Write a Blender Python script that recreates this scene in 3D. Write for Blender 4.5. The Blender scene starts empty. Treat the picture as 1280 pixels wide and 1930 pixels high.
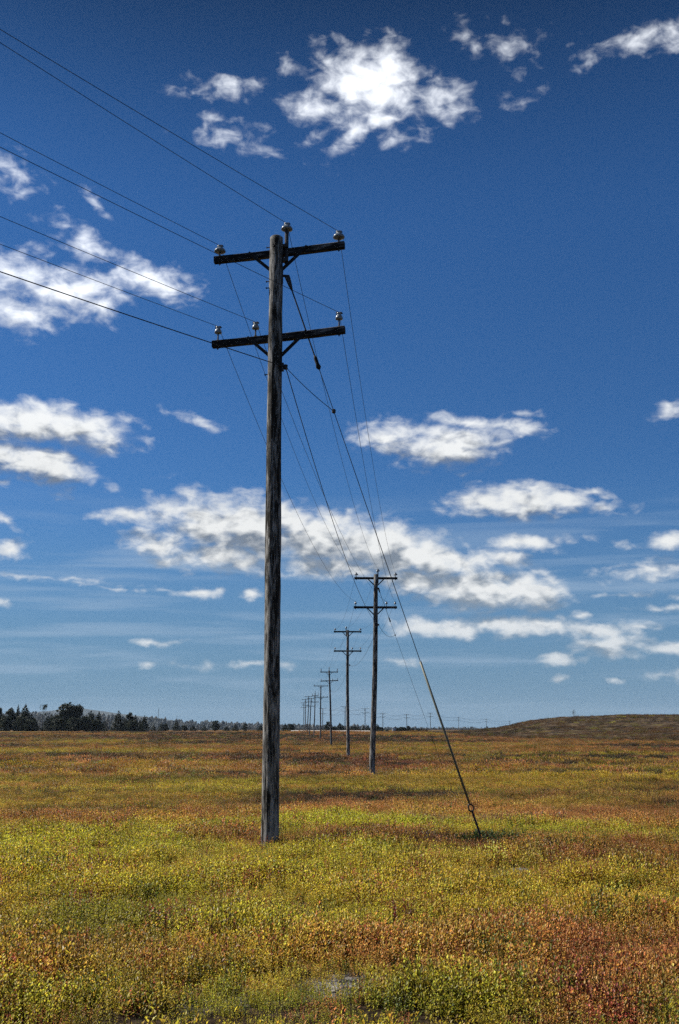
import bpy, math, random
import numpy as np
from mathutils import Vector, Matrix, Euler

scene = bpy.context.scene
COL = scene.collection
random.seed(7)

# ------------------------------------------------------------------ camera
W_PX, H_PX, F_PX = 1280.0, 1930.0, 1900.0      # photograph size and focal length in its pixels
EYE = 1.78
HORIZON = 1375.0
PITCH = math.atan((HORIZON - H_PX / 2) / F_PX)
SP, CP = math.sin(PITCH), math.cos(PITCH)

cam_data = bpy.data.cameras.new("camera")
cam_data.sensor_fit = 'VERTICAL'
cam_data.sensor_height = 24.0
cam_data.lens = 24.0 * F_PX / H_PX
cam_data.clip_start = 0.1
cam_data.clip_end = 40000
cam = bpy.data.objects.new("camera", cam_data)
cam.location = (0, 0, EYE)
cam.rotation_euler = (math.pi / 2 + PITCH, 0, 0)
COL.objects.link(cam)
scene.camera = cam


def ray(px, py):
    a = (px - W_PX / 2) / F_PX
    b = (H_PX / 2 - py) / F_PX
    return Vector((a, CP - b * SP, SP + b * CP))


def P(px, py, Y):
    """world point seen at a photo pixel, at distance Y along the ground"""
    d = ray(px, py)
    t = Y / d.y
    return Vector((d.x * t, Y, EYE + d.z * t))


def tan_e(py):
    d = ray(W_PX / 2, py)
    return d.z / d.y


def Y_for(top, base, h):
    return h / (tan_e(top) - tan_e(base))


def ground_Y(py, z=0.0):
    return (z - EYE) / tan_e(py)


# ------------------------------------------------------------------ light
SUN_AZ = math.radians(-71)        # measured from +Y towards +X (negative: to the left)
SUN_EL = math.radians(44)
sun_dir = Vector((math.sin(SUN_AZ) * math.cos(SUN_EL), math.cos(SUN_AZ) * math.cos(SUN_EL), math.sin(SUN_EL)))
sd = bpy.data.lights.new("sun", 'SUN')
sd.energy = 5.0
sd.angle = math.radians(0.53)
sd.color = (1.0, 0.945, 0.85)
sun = bpy.data.objects.new("sun", sd)
sun.rotation_euler = (-sun_dir).to_track_quat('-Z', 'Y').to_euler()
sun.location = (0, 0, 60)
COL.objects.link(sun)

SKY_STRENGTH = 0.06
world = bpy.data.worlds.new("World")
scene.world = world
world.use_nodes = True
scene.view_settings.view_transform = 'Standard'
scene.view_settings.look = 'None'
scene.view_settings.exposure = 0.62
scene.view_settings.gamma = 1.0
scene.view_settings.use_curve_mapping = False
scene.cycles.use_denoising = False
scene.cycles.sample_clamp_direct = 4.0
scene.cycles.sample_clamp_indirect = 3.0
scene.cycles.max_bounces = 6
scene.cycles.diffuse_bounces = 3
scene.cycles.glossy_bounces = 2
scene.cycles.transmission_bounces = 3
scene.cycles.volume_bounces = 1
scene.cycles.transparent_max_bounces = 6


class NT:
    """tiny helper round a node tree"""
    def __init__(self, tree):
        self.t = tree

    def n(self, kind, **kw):
        nd = self.t.nodes.new(kind)
        for k, v in kw.items():
            setattr(nd, k, v)
        return nd

    def link(self, a, b):
        self.t.links.new(a, b)

    def set(self, sock, v):
        if hasattr(v, 'is_output') or isinstance(v, bpy.types.NodeSocket):
            self.t.links.new(v, sock)
        else:
            sock.default_value = v

    def math(self, op, a, b=None, c=None, clamp=False):
        nd = self.n('ShaderNodeMath', operation=op, use_clamp=clamp)
        self.set(nd.inputs[0], a)
        if b is not None:
            self.set(nd.inputs[1], b)
        if c is not None:
            self.set(nd.inputs[2], c)
        return nd.outputs[0]

    def vmath(self, op, a, b=None, scale=None):
        nd = self.n('ShaderNodeVectorMath', operation=op)
        self.set(nd.inputs[0], a)
        if b is not None:
            self.set(nd.inputs[1], b)
        if scale is not None:
            self.set(nd.inputs['Scale'], scale)
        return nd.outputs['Value'] if op in ('LENGTH', 'DOT_PRODUCT') else nd.outputs['Vector']

    def noise(self, vec, scale, detail=4, rough=0.5, dist=0.0, lac=2.0, out='Fac', dims='3D'):
        nd = self.n('ShaderNodeTexNoise', noise_dimensions=dims)
        if vec is not None:
            self.set(nd.inputs['Vector'], vec)
        nd.inputs['Scale'].default_value = scale
        nd.inputs['Detail'].default_value = detail
        nd.inputs['Roughness'].default_value = rough
        nd.inputs['Lacunarity'].default_value = lac
        nd.inputs['Distortion'].default_value = dist
        return nd.outputs[out]

    def mix(self, fac, a, b, blend='MIX'):
        nd = self.n('ShaderNodeMix', data_type='RGBA', blend_type=blend)
        nd.clamp_factor = True
        self.set(nd.inputs[0], fac)
        self.set(nd.inputs[6], a)
        self.set(nd.inputs[7], b)
        return nd.outputs[2]

    def smooth(self, x, lo, hi, a=0.0, b=1.0, interp='SMOOTHSTEP'):
        nd = self.n('ShaderNodeMapRange', interpolation_type=interp)
        self.set(nd.inputs['Value'], x)
        self.set(nd.inputs['From Min'], lo)
        self.set(nd.inputs['From Max'], hi)
        self.set(nd.inputs['To Min'], a)
        self.set(nd.inputs['To Max'], b)
        return nd.outputs[0]

    def mapping(self, vec, loc=(0, 0, 0), rot=(0, 0, 0), scale=(1, 1, 1), kind='POINT'):
        nd = self.n('ShaderNodeMapping', vector_type=kind)
        self.set(nd.inputs['Vector'], vec)
        nd.inputs['Location'].default_value = loc
        nd.inputs['Rotation'].default_value = rot
        nd.inputs['Scale'].default_value = scale
        return nd.outputs[0]


# ---- clouds are part of the sky: soft banks placed by azimuth and elevation
K = 19.44                               # sky units per radian


def sky_uv(px, py):
    d = ray(px, py).normalized()
    return math.atan2(d.x, d.y) * K, math.asin(d.z) * K


# photo x, y, half-width, half-height, tilt (degrees, clockwise in the picture), weight
BLOBS = [
    # large bright cloud high up
    (700, 160, 120, 78, 10, 1.25), (590, 208, 78, 34, 6, 0.9), (730, 120, 52, 52, 0, 1.0), (640, 125, 60, 28, 30, 0.55),
    (832, 182, 66, 46, 20, 0.72), (700, 232, 84, 40, -20, 0.9), (755, 262, 60, 16, -10, 0.42), (655, 262, 60, 18, 0, 0.35),
    # small ones to its left
    (428, 163, 84, 22, -6, 0.50), (428, 248, 68, 24, -4, 0.50), (412, 224, 42, 12, 0, 0.35), (536, 122, 20, 20, 0, 0.34),
    (520, 297, 80, 8, 8, 0.22),
    # upper right wisps
    (1215, 72, 105, 30, -4, 0.66), (1270, 70, 50, 32, 0, 0.6), (1140, 92, 34, 12, 10, 0.30), (1098, 120, 20, 16, 0, 0.36), (950, 90, 56, 26, 12, 0.42), (880, 66, 30, 18, 20, 0.26),
    (985, 55, 40, 12, 25, 0.26), (978, 180, 34, 18, 0, 0.28),
    # left, between the wires
    (28, 330, 54, 34, 20, 0.66), (5, 335, 30, 24, 0, 0.5), (185, 380, 44, 12, 32, 0.52), (160, 455, 58, 30, 38, 0.66), (118, 432, 36, 14, 10, 0.4), (70, 476, 50, 16, 8, 0.40),
    (40, 520, 110, 44, 8, 0.8), (130, 550, 120, 48, -8, 1.05), (30, 590, 80, 40, 10, 0.9), (285, 525, 90, 40, 10, 0.98),
    (180, 575, 50, 36, 0, 0.75),
    # left bank
    (60, 795, 150, 44, 2, 1.25), (150, 810, 120, 40, 4, 1.15), (-30, 800, 90, 52, 0, 1.1), (80, 880, 120, 40, 8, 1.2),
    (-10, 860, 90, 36, 0, 1.0), (205, 918, 22, 8, 20, 0.3), (12, 985, 30, 12, 30, 0.5), (12, 1038, 48, 20, 0, 0.8), (2, 910, 16, 8, 0, 0.5),
    (0, 1136, 20, 10, 15, 0.6),
    (378, 797, 56, 11, 18, 0.52),
    # long central bank
    (245, 975, 70, 22, 6, 0.72), (200, 975, 40, 10, 0, 0.45), (390, 985, 110, 56, 18, 1.0), (470, 1000, 130, 66, 8, 1.2), (300, 1025, 80, 30, 10, 0.9),
    (310, 1058, 54, 18, 12, 0.7), (430, 1050, 120, 34, 4, 0.95), (600, 1015, 130, 58, 6, 1.25), (720, 1035, 120, 60, 8, 1.25),
    (815, 1055, 90, 48, 18, 1.2), (640, 1070, 140, 26, 2, 0.9), (780, 1095, 90, 34, 4, 1.0), (900, 1110, 120, 44, 4, 1.3), (1005, 1115, 80, 36, 8, 1.25),
    (880, 1065, 60, 30, 10, 0.8), (655, 968, 24, 8, 15, 0.35), (568, 962, 16, 6, 0, 0.3),
    (945, 1055, 60, 20, 14, 0.62), (380, 1122, 56, 13, -4, 0.75), (467, 1122, 26, 12, 0, 0.7),
    # right-hand clouds
    (735, 825, 78, 36, 4, 0.98), (850, 845, 110, 42, -4, 1.2), (880, 800, 80, 18, 10, 0.8), (965, 805, 66, 16, 4, 0.75), (990, 780, 30, 8, 0, 0.35),
    (905, 945, 76, 30, -4, 0.95), (990, 945, 90, 36, 4, 1.1), (1000, 918, 50, 16, 10, 0.65), (1065, 948, 54, 24, 2, 0.95), (1125, 928, 34, 10, 0, 0.5),
    (1150, 958, 48, 12, 0, 0.45), (1260, 768, 34, 22, -20, 0.62),
    (985, 1027, 66, 20, 4, 0.9), (1075, 1018, 42, 12, 0, 0.5), (1262, 1018, 60, 20, 4, 0.8), (1176, 1028, 22, 7, 0, 0.3), (1230, 1076, 100, 18, 0, 0.65),
    # low rows
    (840, 1182, 130, 22, 2, 0.9), (980, 1182, 140, 22, 2, 1.0), (1110, 1190, 110, 18, 2, 0.8), (1095, 1162, 24, 9, 0, 0.6), (1205, 1184, 44, 9, 0, 0.6),
    (1150, 1218, 100, 22, 2, 0.85), (1265, 1222, 50, 16, 0, 0.8), (1055, 1245, 54, 11, -2, 0.72), (1054, 1277, 16, 8, 0, 0.55), (1155, 1280, 14, 7, 0, 0.5),
    (1260, 1275, 60, 9, 0, 0.4), (300, 1208, 44, 8, 4, 0.55), (285, 1251, 22, 6, 0, 0.5), (470, 1249, 44, 8, 0, 0.55), (545, 1251, 24, 8, 0, 0.5),
    (330, 965, 60, 26, -10, 0.6), (420, 955, 60, 24, 12, 0.8), (540, 975, 70, 30, 10, 0.95), (90, 1092, 130, 6, 2, 0.35), (200, 1108, 120, 5, 3, 0.3), (1180, 1118, 110, 6, 1, 0.3),
    (395, 1250, 22, 9, 0, 0.3), (320, 1249, 20, 8, 0, 0.3), (762, 1241, 40, 7, 4, 0.35), (1250, 1146, 70, 9, 0, 0.45),
]


SKY = dict(alt=300, air=1.0, dust=0.2, ozone=1.0, tint=(0.31, 0.55, 0.86, 1), sat=1.05, gamma=1.0, zenith=0.22, horizon=(0.080, 0.160, 0.255))


def build_world():
    tree = world.node_tree
    tree.nodes.clear()
    w = NT(tree)
    # every bank as (u, v, half-width, half-height, tilt, weight) in sky units
    banks = []
    for (px, py, rx, ry, tilt, wt) in BLOBS:
        u, v = sky_uv(px, py)
        u1, v1 = sky_uv(px + 10, py)
        u2, v2 = sky_uv(px, py - 10)
        su = math.hypot(u1 - u, v1 - v) / 10
        sv = math.hypot(u2 - u, v2 - v) / 10
        k = 0.93 if py < 300 else 1.0
        banks.append((u, v, rx * su * 1.10 * k, ry * sv * 1.15 * k, tilt, wt if py > 130 or wt > 0.5 else wt * 0.8))

    tc = w.n('ShaderNodeTexCoord')
    d = w.vmath('NORMALIZE', tc.outputs['Generated'])
    sx = w.n('ShaderNodeSeparateXYZ')
    w.link(d, sx.inputs[0])
    az = w.math('ARCTAN2', sx.outputs[0], sx.outputs[1])
    el = w.math('ARCSINE', sx.outputs[2])
    U = w.math('MULTIPLY', az, K)
    V = w.math('MULTIPLY', el, K)
    cx = w.n('ShaderNodeCombineXYZ')
    w.link(U, cx.inputs[0])
    w.link(V, cx.inputs[1])
    uv = cx.outputs[0]

    # clear sky
    sky = w.n('ShaderNodeTexSky', sky_type='NISHITA')
    sky.sun_disc = False
    sky.sun_elevation = SUN_EL
    sky.sun_rotation = SUN_AZ
    sky.altitude = SKY['alt']
    sky.air_density = SKY['air']
    sky.dust_density = SKY['dust']
    sky.ozone_density = SKY['ozone']
    fall = w.smooth(el, math.radians(27), math.radians(46), 1.0, SKY['zenith'])       # deep blue overhead
    tint = w.mix(1.0, w.vmath('SCALE', sky.outputs[0], scale=fall), SKY['tint'], 'MULTIPLY')
    hs = w.n('ShaderNodeHueSaturation')
    hs.inputs['Saturation'].default_value = SKY['sat']
    w.link(tint, hs.inputs['Color'])
    gm = w.n('ShaderNodeGamma')
    gm.inputs['Gamma'].default_value = SKY['gamma']
    w.link(hs.outputs[0], gm.inputs['Color'])
    s = 1.0 / SKY_STRENGTH
    hz = tuple(c * s for c in SKY['horizon']) + (1,)
    clear = w.mix(w.smooth(el, math.radians(15), math.radians(-1), 0.0, 0.92), gm.outputs[0], hz)
    low = w.smooth(el, math.radians(13), math.radians(28), 1.0, 0.0)
    lit = w.mix(low, (0.86 * s, 0.89 * s, 0.93 * s, 1), (0.56 * s, 0.57 * s, 0.57 * s, 1))
    dark = w.mix(w.smooth(el, math.radians(3), math.radians(14)), (0.17 * s, 0.21 * s, 0.255 * s, 1), (0.115 * s, 0.138 * s, 0.178 * s, 1))

    # thin streaky veil low down
    sv = w.mapping(uv, scale=(0.16, 2.2, 1.0))
    streak = w.noise(sv, 1.0, 5, 0.55, dist=0.3)
    veil = w.math('MULTIPLY', w.smooth(streak, 0.46, 0.66), w.smooth(el, math.radians(14), math.radians(8.5), 0.0, 1.0))
    veil = w.math('MULTIPLY', veil, w.smooth(el, math.radians(0.5), math.radians(4), 0.35, 1.0))
    c1 = w.mix(w.math('MULTIPLY', veil, 0.42), clear, (0.25 * s, 0.33 * s, 0.43 * s, 1))

    def background(col):
        bg = w.n('ShaderNodeBackground')
        bg.inputs['Strength'].default_value = SKY_STRENGTH
        w.link(col, bg.inputs['Color'])
        return bg.outputs[0]

    # outside the view: the same scattered cumulus
    rn = w.noise(w.mapping(d, loc=(3.1, 1.7, 0.4), scale=(1, 1, 2.2)), 3.2, 6, 0.58)
    side = w.smooth(w.math('ABSOLUTE', az), math.radians(25), math.radians(34))
    high = w.smooth(el, math.radians(45), math.radians(54))
    other = w.math('MULTIPLY', w.smooth(rn, 0.56, 0.70), w.math('MAXIMUM', side, high))
    other = w.math('MULTIPLY', other, w.smooth(el, 0.0, 0.06))
    outside = background(w.mix(other, c1, w.mix(w.smooth(rn, 0.64, 0.80), lit, dark)))

    # billows: warp, then fractal edge
    nv = w.mapping(uv, scale=(1.0, 1.7, 1.0))
    warp = w.noise(nv, 1.2, 4, 0.55, out='Color')
    warp = w.vmath('SUBTRACT', warp, (0.5, 0.5, 0.5))
    uvw = w.vmath('ADD', uv, w.vmath('MULTIPLY', warp, (0.85, 0.42, 0.0)))
    edge = w.noise(nv, 2.3, 7, 0.545, dist=0.3)
    off = (-0.08, 0.34)
    edge2 = w.noise(w.vmath('ADD', nv, (off[0] * 0.7, off[1] * 1.2, 0.0)), 2.4, 3, 0.5, dist=0.3)
    bill = w.math('MULTIPLY', w.math('SUBTRACT', edge, 0.5), w.smooth(el, math.radians(10), math.radians(28), 1.5, 1.9))
    bill2 = w.math('MULTIPLY', w.math('SUBTRACT', edge2, 0.5), 1.3)
    relief = w.math('MULTIPLY', w.math('SUBTRACT', edge2, edge), 0.8)
    hard = w.smooth(el, math.radians(9), math.radians(30), 0.84, 1.35)
    mist = w.smooth(el, math.radians(2), math.radians(9), 0.70, 1.0)
    s2 = w.n('ShaderNodeSeparateXYZ')
    w.link(uvw, s2.inputs[0])

    SOCK = [('u', 'Float'), ('v', 'Float'), ('bill', 'Float'), ('bill2', 'Float'), ('relief', 'Float'), ('hard', 'Float'), ('mist', 'Float'), ('low', 'Float'),
            ('clear', 'Color'), ('lit', 'Color'), ('dark', 'Color')]
    feeds = [s2.outputs[0], s2.outputs[1], bill, bill2, relief, hard, mist, low, c1, lit, dark]

    def cell(u0, u1, v0, v1):
        """one part of the sky: only the banks that reach into it are looked at"""
        use = []
        for bk in banks:
            (u, v, ru, rv, tilt, wt) = bk
            reach = 1 + 0.75 / wt
            c_, s_ = abs(math.cos(math.radians(tilt))), abs(math.sin(math.radians(tilt)))
            eu = (ru * c_ + rv * s_) * reach + 0.45
            ev = (ru * s_ + rv * c_) * reach + 0.55
            if u + eu > u0 and u - eu < u1 and v + ev > v0 and v - ev < v1:
                use.append(bk)
        if not use:
            return background(c1)
        g = bpy.data.node_groups.new("cloud_bank", 'ShaderNodeTree')
        for nm, ty in SOCK:
            g.interface.new_socket(nm, in_out='INPUT', socket_type='NodeSocket' + ty)
        g.interface.new_socket("sky", in_out='OUTPUT', socket_type='NodeSocketShader')
        q = NT(g)
        gi = q.n('NodeGroupInput').outputs
        go = q.n('NodeGroupOutput')

        def chain(vec_u, vec_v, start):
            # each bank is folded into the running value before the next is looked at (keeps the shader's stack small)
            acc = start
            for (u, v, ru, rv, tilt, wt) in use:
                cv = q.n('ShaderNodeCombineXYZ')
                q.link(vec_u, cv.inputs[0])
                q.link(vec_v, cv.inputs[1])
                q.set(cv.inputs[2], acc)
                m = q.mapping(cv.outputs[0], loc=(u, v, 0), rot=(0, 0, -math.radians(tilt)), scale=(ru, rv, 1e7), kind='TEXTURE')
                val = q.math('MULTIPLY_ADD', q.vmath('LENGTH', m), -wt, wt)
                acc = q.math('SMOOTH_MAX', acc, val, 0.12)
            return acc
        f0 = chain(gi['u'], gi['v'], -3.0)
        dens = q.math('ADD', q.math('MAXIMUM', f0, -1.0), gi['bill'])
        alpha = q.math('MULTIPLY', q.smooth(dens, -0.08, gi['hard']), gi['mist'])
        # light from above left: compare with the field a little way towards the sun
        f1 = chain(q.math('ADD', gi['u'], off[0]), q.math('ADD', gi['v'], off[1]), q.math('MULTIPLY_ADD', f0, 0.001, -3.0))
        dens1 = q.math('ADD', q.math('MAXIMUM', f1, -1.0), gi['bill2'])
        under = q.math('SUBTRACT', dens1, q.math('MULTIPLY', dens, 0.55))
        shade = q.math('MULTIPLY', q.math('ADD', q.smooth(under, -0.28, 0.80), gi['relief'], clamp=True), gi['low'], clamp=True)
        bg = q.n('ShaderNodeBackground')
        bg.inputs['Strength'].default_value = SKY_STRENGTH
        q.link(q.mix(alpha, gi['clear'], q.mix(shade, gi['lit'], gi['dark'])), bg.inputs['Color'])
        q.link(bg.outputs[0], go.inputs[0])
        nd = w.n('ShaderNodeGroup')
        nd.node_tree = g
        for f, i in zip(feeds, nd.inputs):
            w.link(f, i)
        return nd.outputs[0]

    def pick(coord, at, below, above):
        m = w.n('ShaderNodeMixShader')
        w.link(w.math('GREATER_THAN', coord, at), m.inputs[0])
        w.link(below, m.inputs[1])
        w.link(above, m.inputs[2])
        return m.outputs[0]

    us = [-8.4, -4.2, -1.6, 1.2, 4.0, 8.4]
    vs = [-0.05, 1.2, 2.2, 3.2, 4.3, 5.6, 7.6, 9.4, 11.0, 12.6, 15.2]

    def row(v0, v1, i0, i1):
        if i1 - i0 == 1:
            return cell(us[i0], us[i1], v0, v1)
        m = (i0 + i1) // 2
        return pick(U, us[m], row(v0, v1, i0, m), row(v0, v1, m, i1))

    def rows(j0, j1):
        if j1 - j0 == 1:
            return row(vs[j0], vs[j1], 0, len(us) - 1)
        m = (j0 + j1) // 2
        return pick(V, vs[m], rows(j0, m), rows(m, j1))

    inside = rows(0, len(vs) - 1)
    isout = w.math('MAXIMUM', w.math('GREATER_THAN', w.math('ABSOLUTE', U), us[-1]), w.math('GREATER_THAN', V, vs[-1]))
    isout = w.math('MAXIMUM', isout, w.math('LESS_THAN', V, vs[0]))
    top = w.n('ShaderNodeMixShader')
    w.link(isout, top.inputs[0])
    w.link(inside, top.inputs[1])
    w.link(outside, top.inputs[2])
    out = w.n('ShaderNodeOutputWorld')
    w.link(top.outputs[0], out.inputs[0])


build_world()
world.cycles.sampling_method = 'MANUAL'
world.cycles.sample_map_resolution = 512


# ------------------------------------------------------------------ helpers
def tag(o, label=None, cat=None, group=None, kind=None):
    if label:
        o['label'] = label
    if cat:
        o['category'] = cat
    if group:
        o['group'] = group
    if kind:
        o['kind'] = kind
    return o


def empty(name, loc, label=None, cat=None, group=None):
    o = bpy.data.objects.new(name, None)
    o.empty_display_size = 0.2
    o.location = loc
    COL.objects.link(o)
    return tag(o, label, cat, group)


class MB:
    """collects geometry for ONE mesh"""
    def __init__(self):
        self.v = []
        self.f = []

    def add(self, vs, fs):
        o = len(self.v)
        self.v += [tuple(x) for x in vs]
        self.f += [tuple(i + o for i in f) for f in fs]

    def box(self, c, half, rot=None):
        vs = []
        for z in (-1, 1):
            for y in (-1, 1):
                for x in (-1, 1):
                    p = Vector((x * half[0], y * half[1], z * half[2]))
                    if rot is not None:
                        p = rot @ p
                    vs.append(Vector(c) + p)
        self.add(vs, [(0, 2, 3, 1), (4, 5, 7, 6), (0, 1, 5, 4), (2, 6, 7, 3), (0, 4, 6, 2), (1, 3, 7, 5)])

    def tube(self, pts, r, n=6, cap=True):
        pts = [Vector(p) for p in pts]
        rs = r if isinstance(r, (list, tuple)) else [r] * len(pts)
        rings = []
        ref = None
        for i, p in enumerate(pts):
            a = pts[max(0, i - 1)]
            b = pts[min(len(pts) - 1, i + 1)]
            t = (b - a).normalized()
            if ref is None:
                ref = Vector((1, 0, 0)) if abs(t.x) < 0.8 else Vector((0, 1, 0))
            u = (ref - t * ref.dot(t)).normalized()
            ref = u
            w = t.cross(u)
            rings.append([p + (u * math.cos(2 * math.pi * k / n) + w * math.sin(2 * math.pi * k / n)) * rs[i] for k in range(n)])
        vs = [v for ring in rings for v in ring]
        fs = []
        for i in range(len(rings) - 1):
            for k in range(n):
                fs.append((i * n + k, i * n + (k + 1) % n, (i + 1) * n + (k + 1) % n, (i + 1) * n + k))
        if cap:
            fs.append(tuple(range(n))[::-1])
            fs.append(tuple((len(rings) - 1) * n + k for k in range(n)))
        self.add(vs, fs)

    def lathe(self, prof, c=(0, 0, 0), n=16):
        c = Vector(c)
        vs = []
        for (r, z) in prof:
            for k in range(n):
                a = 2 * math.pi * k / n
                vs.append(c + Vector((r * math.cos(a), r * math.sin(a), z)))
        fs = []
        for i in range(len(prof) - 1):
            for k in range(n):
                fs.append((i * n + k, i * n + (k + 1) % n, (i + 1) * n + (k + 1) % n, (i + 1) * n + k))
        fs.append(tuple(range(n))[::-1])
        fs.append(tuple((len(prof) - 1) * n + k for k in range(n)))
        self.add(vs, fs)

    def mesh(self, name, mat, smooth=False):
        me = bpy.data.meshes.new(name)
        me.from_pydata(self.v, [], self.f)
        if smooth:
            me.polygons.foreach_set('use_smooth', [True] * len(me.polygons))
        if mat:
            me.materials.append(mat)
        me.update()
        return me

    def build(self, name, mat, parent=None, smooth=False, loc=(0, 0, 0)):
        o = bpy.data.objects.new(name, self.mesh(name, mat, smooth))
        COL.objects.link(o)
        o.location = loc
        if parent is not None:
            o.parent = parent
        return o


def new_mat(name):
    m = bpy.data.materials.new(name)
    m.use_nodes = True
    m.node_tree.nodes.clear()
    n = NT(m.node_tree)
    out = n.n('ShaderNodeOutputMaterial')
    return m, n, out


def principled(n, out, color, rough=0.7, metal=0.0, spec=0.4, bump=None, bstr=0.3, bdist=0.02):
    b = n.n('ShaderNodeBsdfPrincipled')
    n.set(b.inputs['Base Color'], color)
    n.set(b.inputs['Roughness'], rough)
    b.inputs['Metallic'].default_value = metal
    b.inputs['Specular IOR Level'].default_value = spec
    if bump is not None:
        bn = n.n('ShaderNodeBump')
        bn.inputs['Strength'].default_value = bstr
        bn.inputs['Distance'].default_value = bdist
        n.link(bump, bn.inputs['Height'])
        n.link(bn.outputs[0], b.inputs['Normal'])
    n.link(b.outputs[0], out.inputs[0])
    return b


def wood_material(name, pale, dark, bias, gscale=1.0, along=(1, 1, 0.07), lowpale=0.0):
    """weathered timber: long grain, drying checks, scrapes and spur scars"""
    m, n, out = new_mat(name)
    tc = n.n('ShaderNodeTexCoord')
    ob = tc.outputs['Object']

    def al(k):
        return tuple(a * k if a < 1 else a for a in along)
    grain = n.noise(n.mapping(ob, scale=al(1.0)), 46 * gscale, 7, 0.68, dist=0.8)
    big = n.noise(n.mapping(ob, scale=al(3.0)), 8 * gscale, 5, 0.62, dist=0.6)
    crack = n.noise(n.mapping(ob, scale=al(0.5)), 90 * gscale, 4, 0.6, dist=0.3)
    scar = n.noise(n.mapping(ob, scale=al(4.5)), 30 * gscale, 4, 0.6, dist=0.5)
    mixv = n.math('ADD', n.math('MULTIPLY', grain, 0.55), n.math('MULTIPLY', big, 0.6))
    if lowpale:
        sx = n.n('ShaderNodeSeparateXYZ')
        n.link(ob, sx.inputs[0])
        mixv = n.math('ADD', mixv, n.smooth(sx.outputs[2], 3.6, 0.4, 0.0, lowpale))
    fac = n.smooth(mixv, bias - 0.07, bias + 0.09)
    col = n.mix(fac, dark, pale)
    col = n.mix(n.smooth(scar, 0.64, 0.70, 0.0, 0.8), col, tuple(min(1, c * 1.35) for c in pale[:3]) + (1,))
    crk = n.math('MAXIMUM', n.smooth(crack, 0.59, 0.66), n.smooth(scar, 0.36, 0.30))
    col = n.mix(n.math('MULTIPLY', crk, 0.85), col, (0.008, 0.0075, 0.0075, 1))
    h = n.math('SUBTRACT', grain, n.math('MULTIPLY', crk, 0.9))
    principled(n, out, col, 0.88, spec=0.2, bump=h, bstr=0.8, bdist=0.015)
    return m


M = {}
M['pole'] = wood_material('weathered_pole_wood', (0.28, 0.272, 0.258, 1), (0.015, 0.0125, 0.0095, 1), 0.595, lowpale=0.03)
M['far_pole'] = wood_material('pole_wood', (0.16, 0.16, 0.162, 1), (0.016, 0.015, 0.015, 1), 0.60, lowpale=0.07)
M['arm'] = wood_material('dark_crossarm_wood', (0.15, 0.145, 0.145, 1), (0.010, 0.0095, 0.010, 1), 0.635, along=(0.07, 1, 1))


def plain(name, col, rough, metal=0.0, spec=0.4, var=0.35, scale=30):
    m, n, out = new_mat(name)
    tc = n.n('ShaderNodeTexCoord')
    no = n.noise(tc.outputs['Object'], scale, 5, 0.6)
    c = n.mix(n.smooth(no, 0.35, 0.7), tuple(x * (1 - var) for x in col[:3]) + (1,), col)
    principled(n, out, c, rough, metal, spec, bump=no, bstr=0.15, bdist=0.004)
    return m


M['iron'] = plain('dark_galvanised_iron', (0.045, 0.045, 0.048, 1), 0.6, 0.5)
M['brace'] = plain('dark_brace', (0.016, 0.016, 0.017, 1), 0.8, 0.0, 0.2)
M['porcelain'] = plain('grey_porcelain', (0.17, 0.20, 0.235, 1), 0.22, 0.0, 0.6, var=0.15)
M['porcelain_dark'] = plain('dark_porcelain', (0.10, 0.10, 0.105, 1), 0.25, 0.0, 0.6, var=0.3)
M['tie'] = plain('rusty_tie_wire', (0.05, 0.025, 0.018, 1), 0.8)
M['wire'] = plain('oxidised_wire', (0.035, 0.036, 0.04, 1), 0.55, 0.4)
M['cable'] = plain('black_cable', (0.012, 0.012, 0.013, 1), 0.6)
M['guard'] = plain('faded_guard_tube', (0.13, 0.135, 0.10, 1), 0.5, 0.0, 0.5, var=0.2)


# ------------------------------------------------------------------ value noise (numpy)
def _hash(ix, iy, seed):
    h = (ix.astype(np.int64) * 374761393 + iy.astype(np.int64) * 668265263 + seed * 1442695041) & 0x7fffffff
    h = ((h ^ (h >> 13)) * 1274126177) & 0x7fffffff
    h = (h ^ (h >> 16)) & 0xffff
    return h / 65535.0


def vnoise(x, y, seed=0):
    x = np.asarray(x, float)
    y = np.asarray(y, float)
    ix = np.floor(x)
    iy = np.floor(y)
    fx = x - ix
    fy = y - iy
    fx = fx * fx * (3 - 2 * fx)
    fy = fy * fy * (3 - 2 * fy)
    a = _hash(ix, iy, seed)
    b = _hash(ix + 1, iy, seed)
    c = _hash(ix, iy + 1, seed)
    d = _hash(ix + 1, iy + 1, seed)
    return (a * (1 - fx) + b * fx) * (1 - fy) + (c * (1 - fx) + d * fx) * fy


def fbm(x, y, seed=0, oct=4, rough=0.5):
    s = 0
    amp = 1
    tot = 0
    for i in range(oct):
        s = s + amp * vnoise(x * 2 ** i + 13.7 * i, y * 2 ** i - 7.3 * i, seed + i)
        tot += amp
        amp *= rough
    return s / tot


def sstep(a, b, x):
    t = np.clip((x - a) / (b - a), 0, 1)
    return t * t * (3 - 2 * t)


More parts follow.
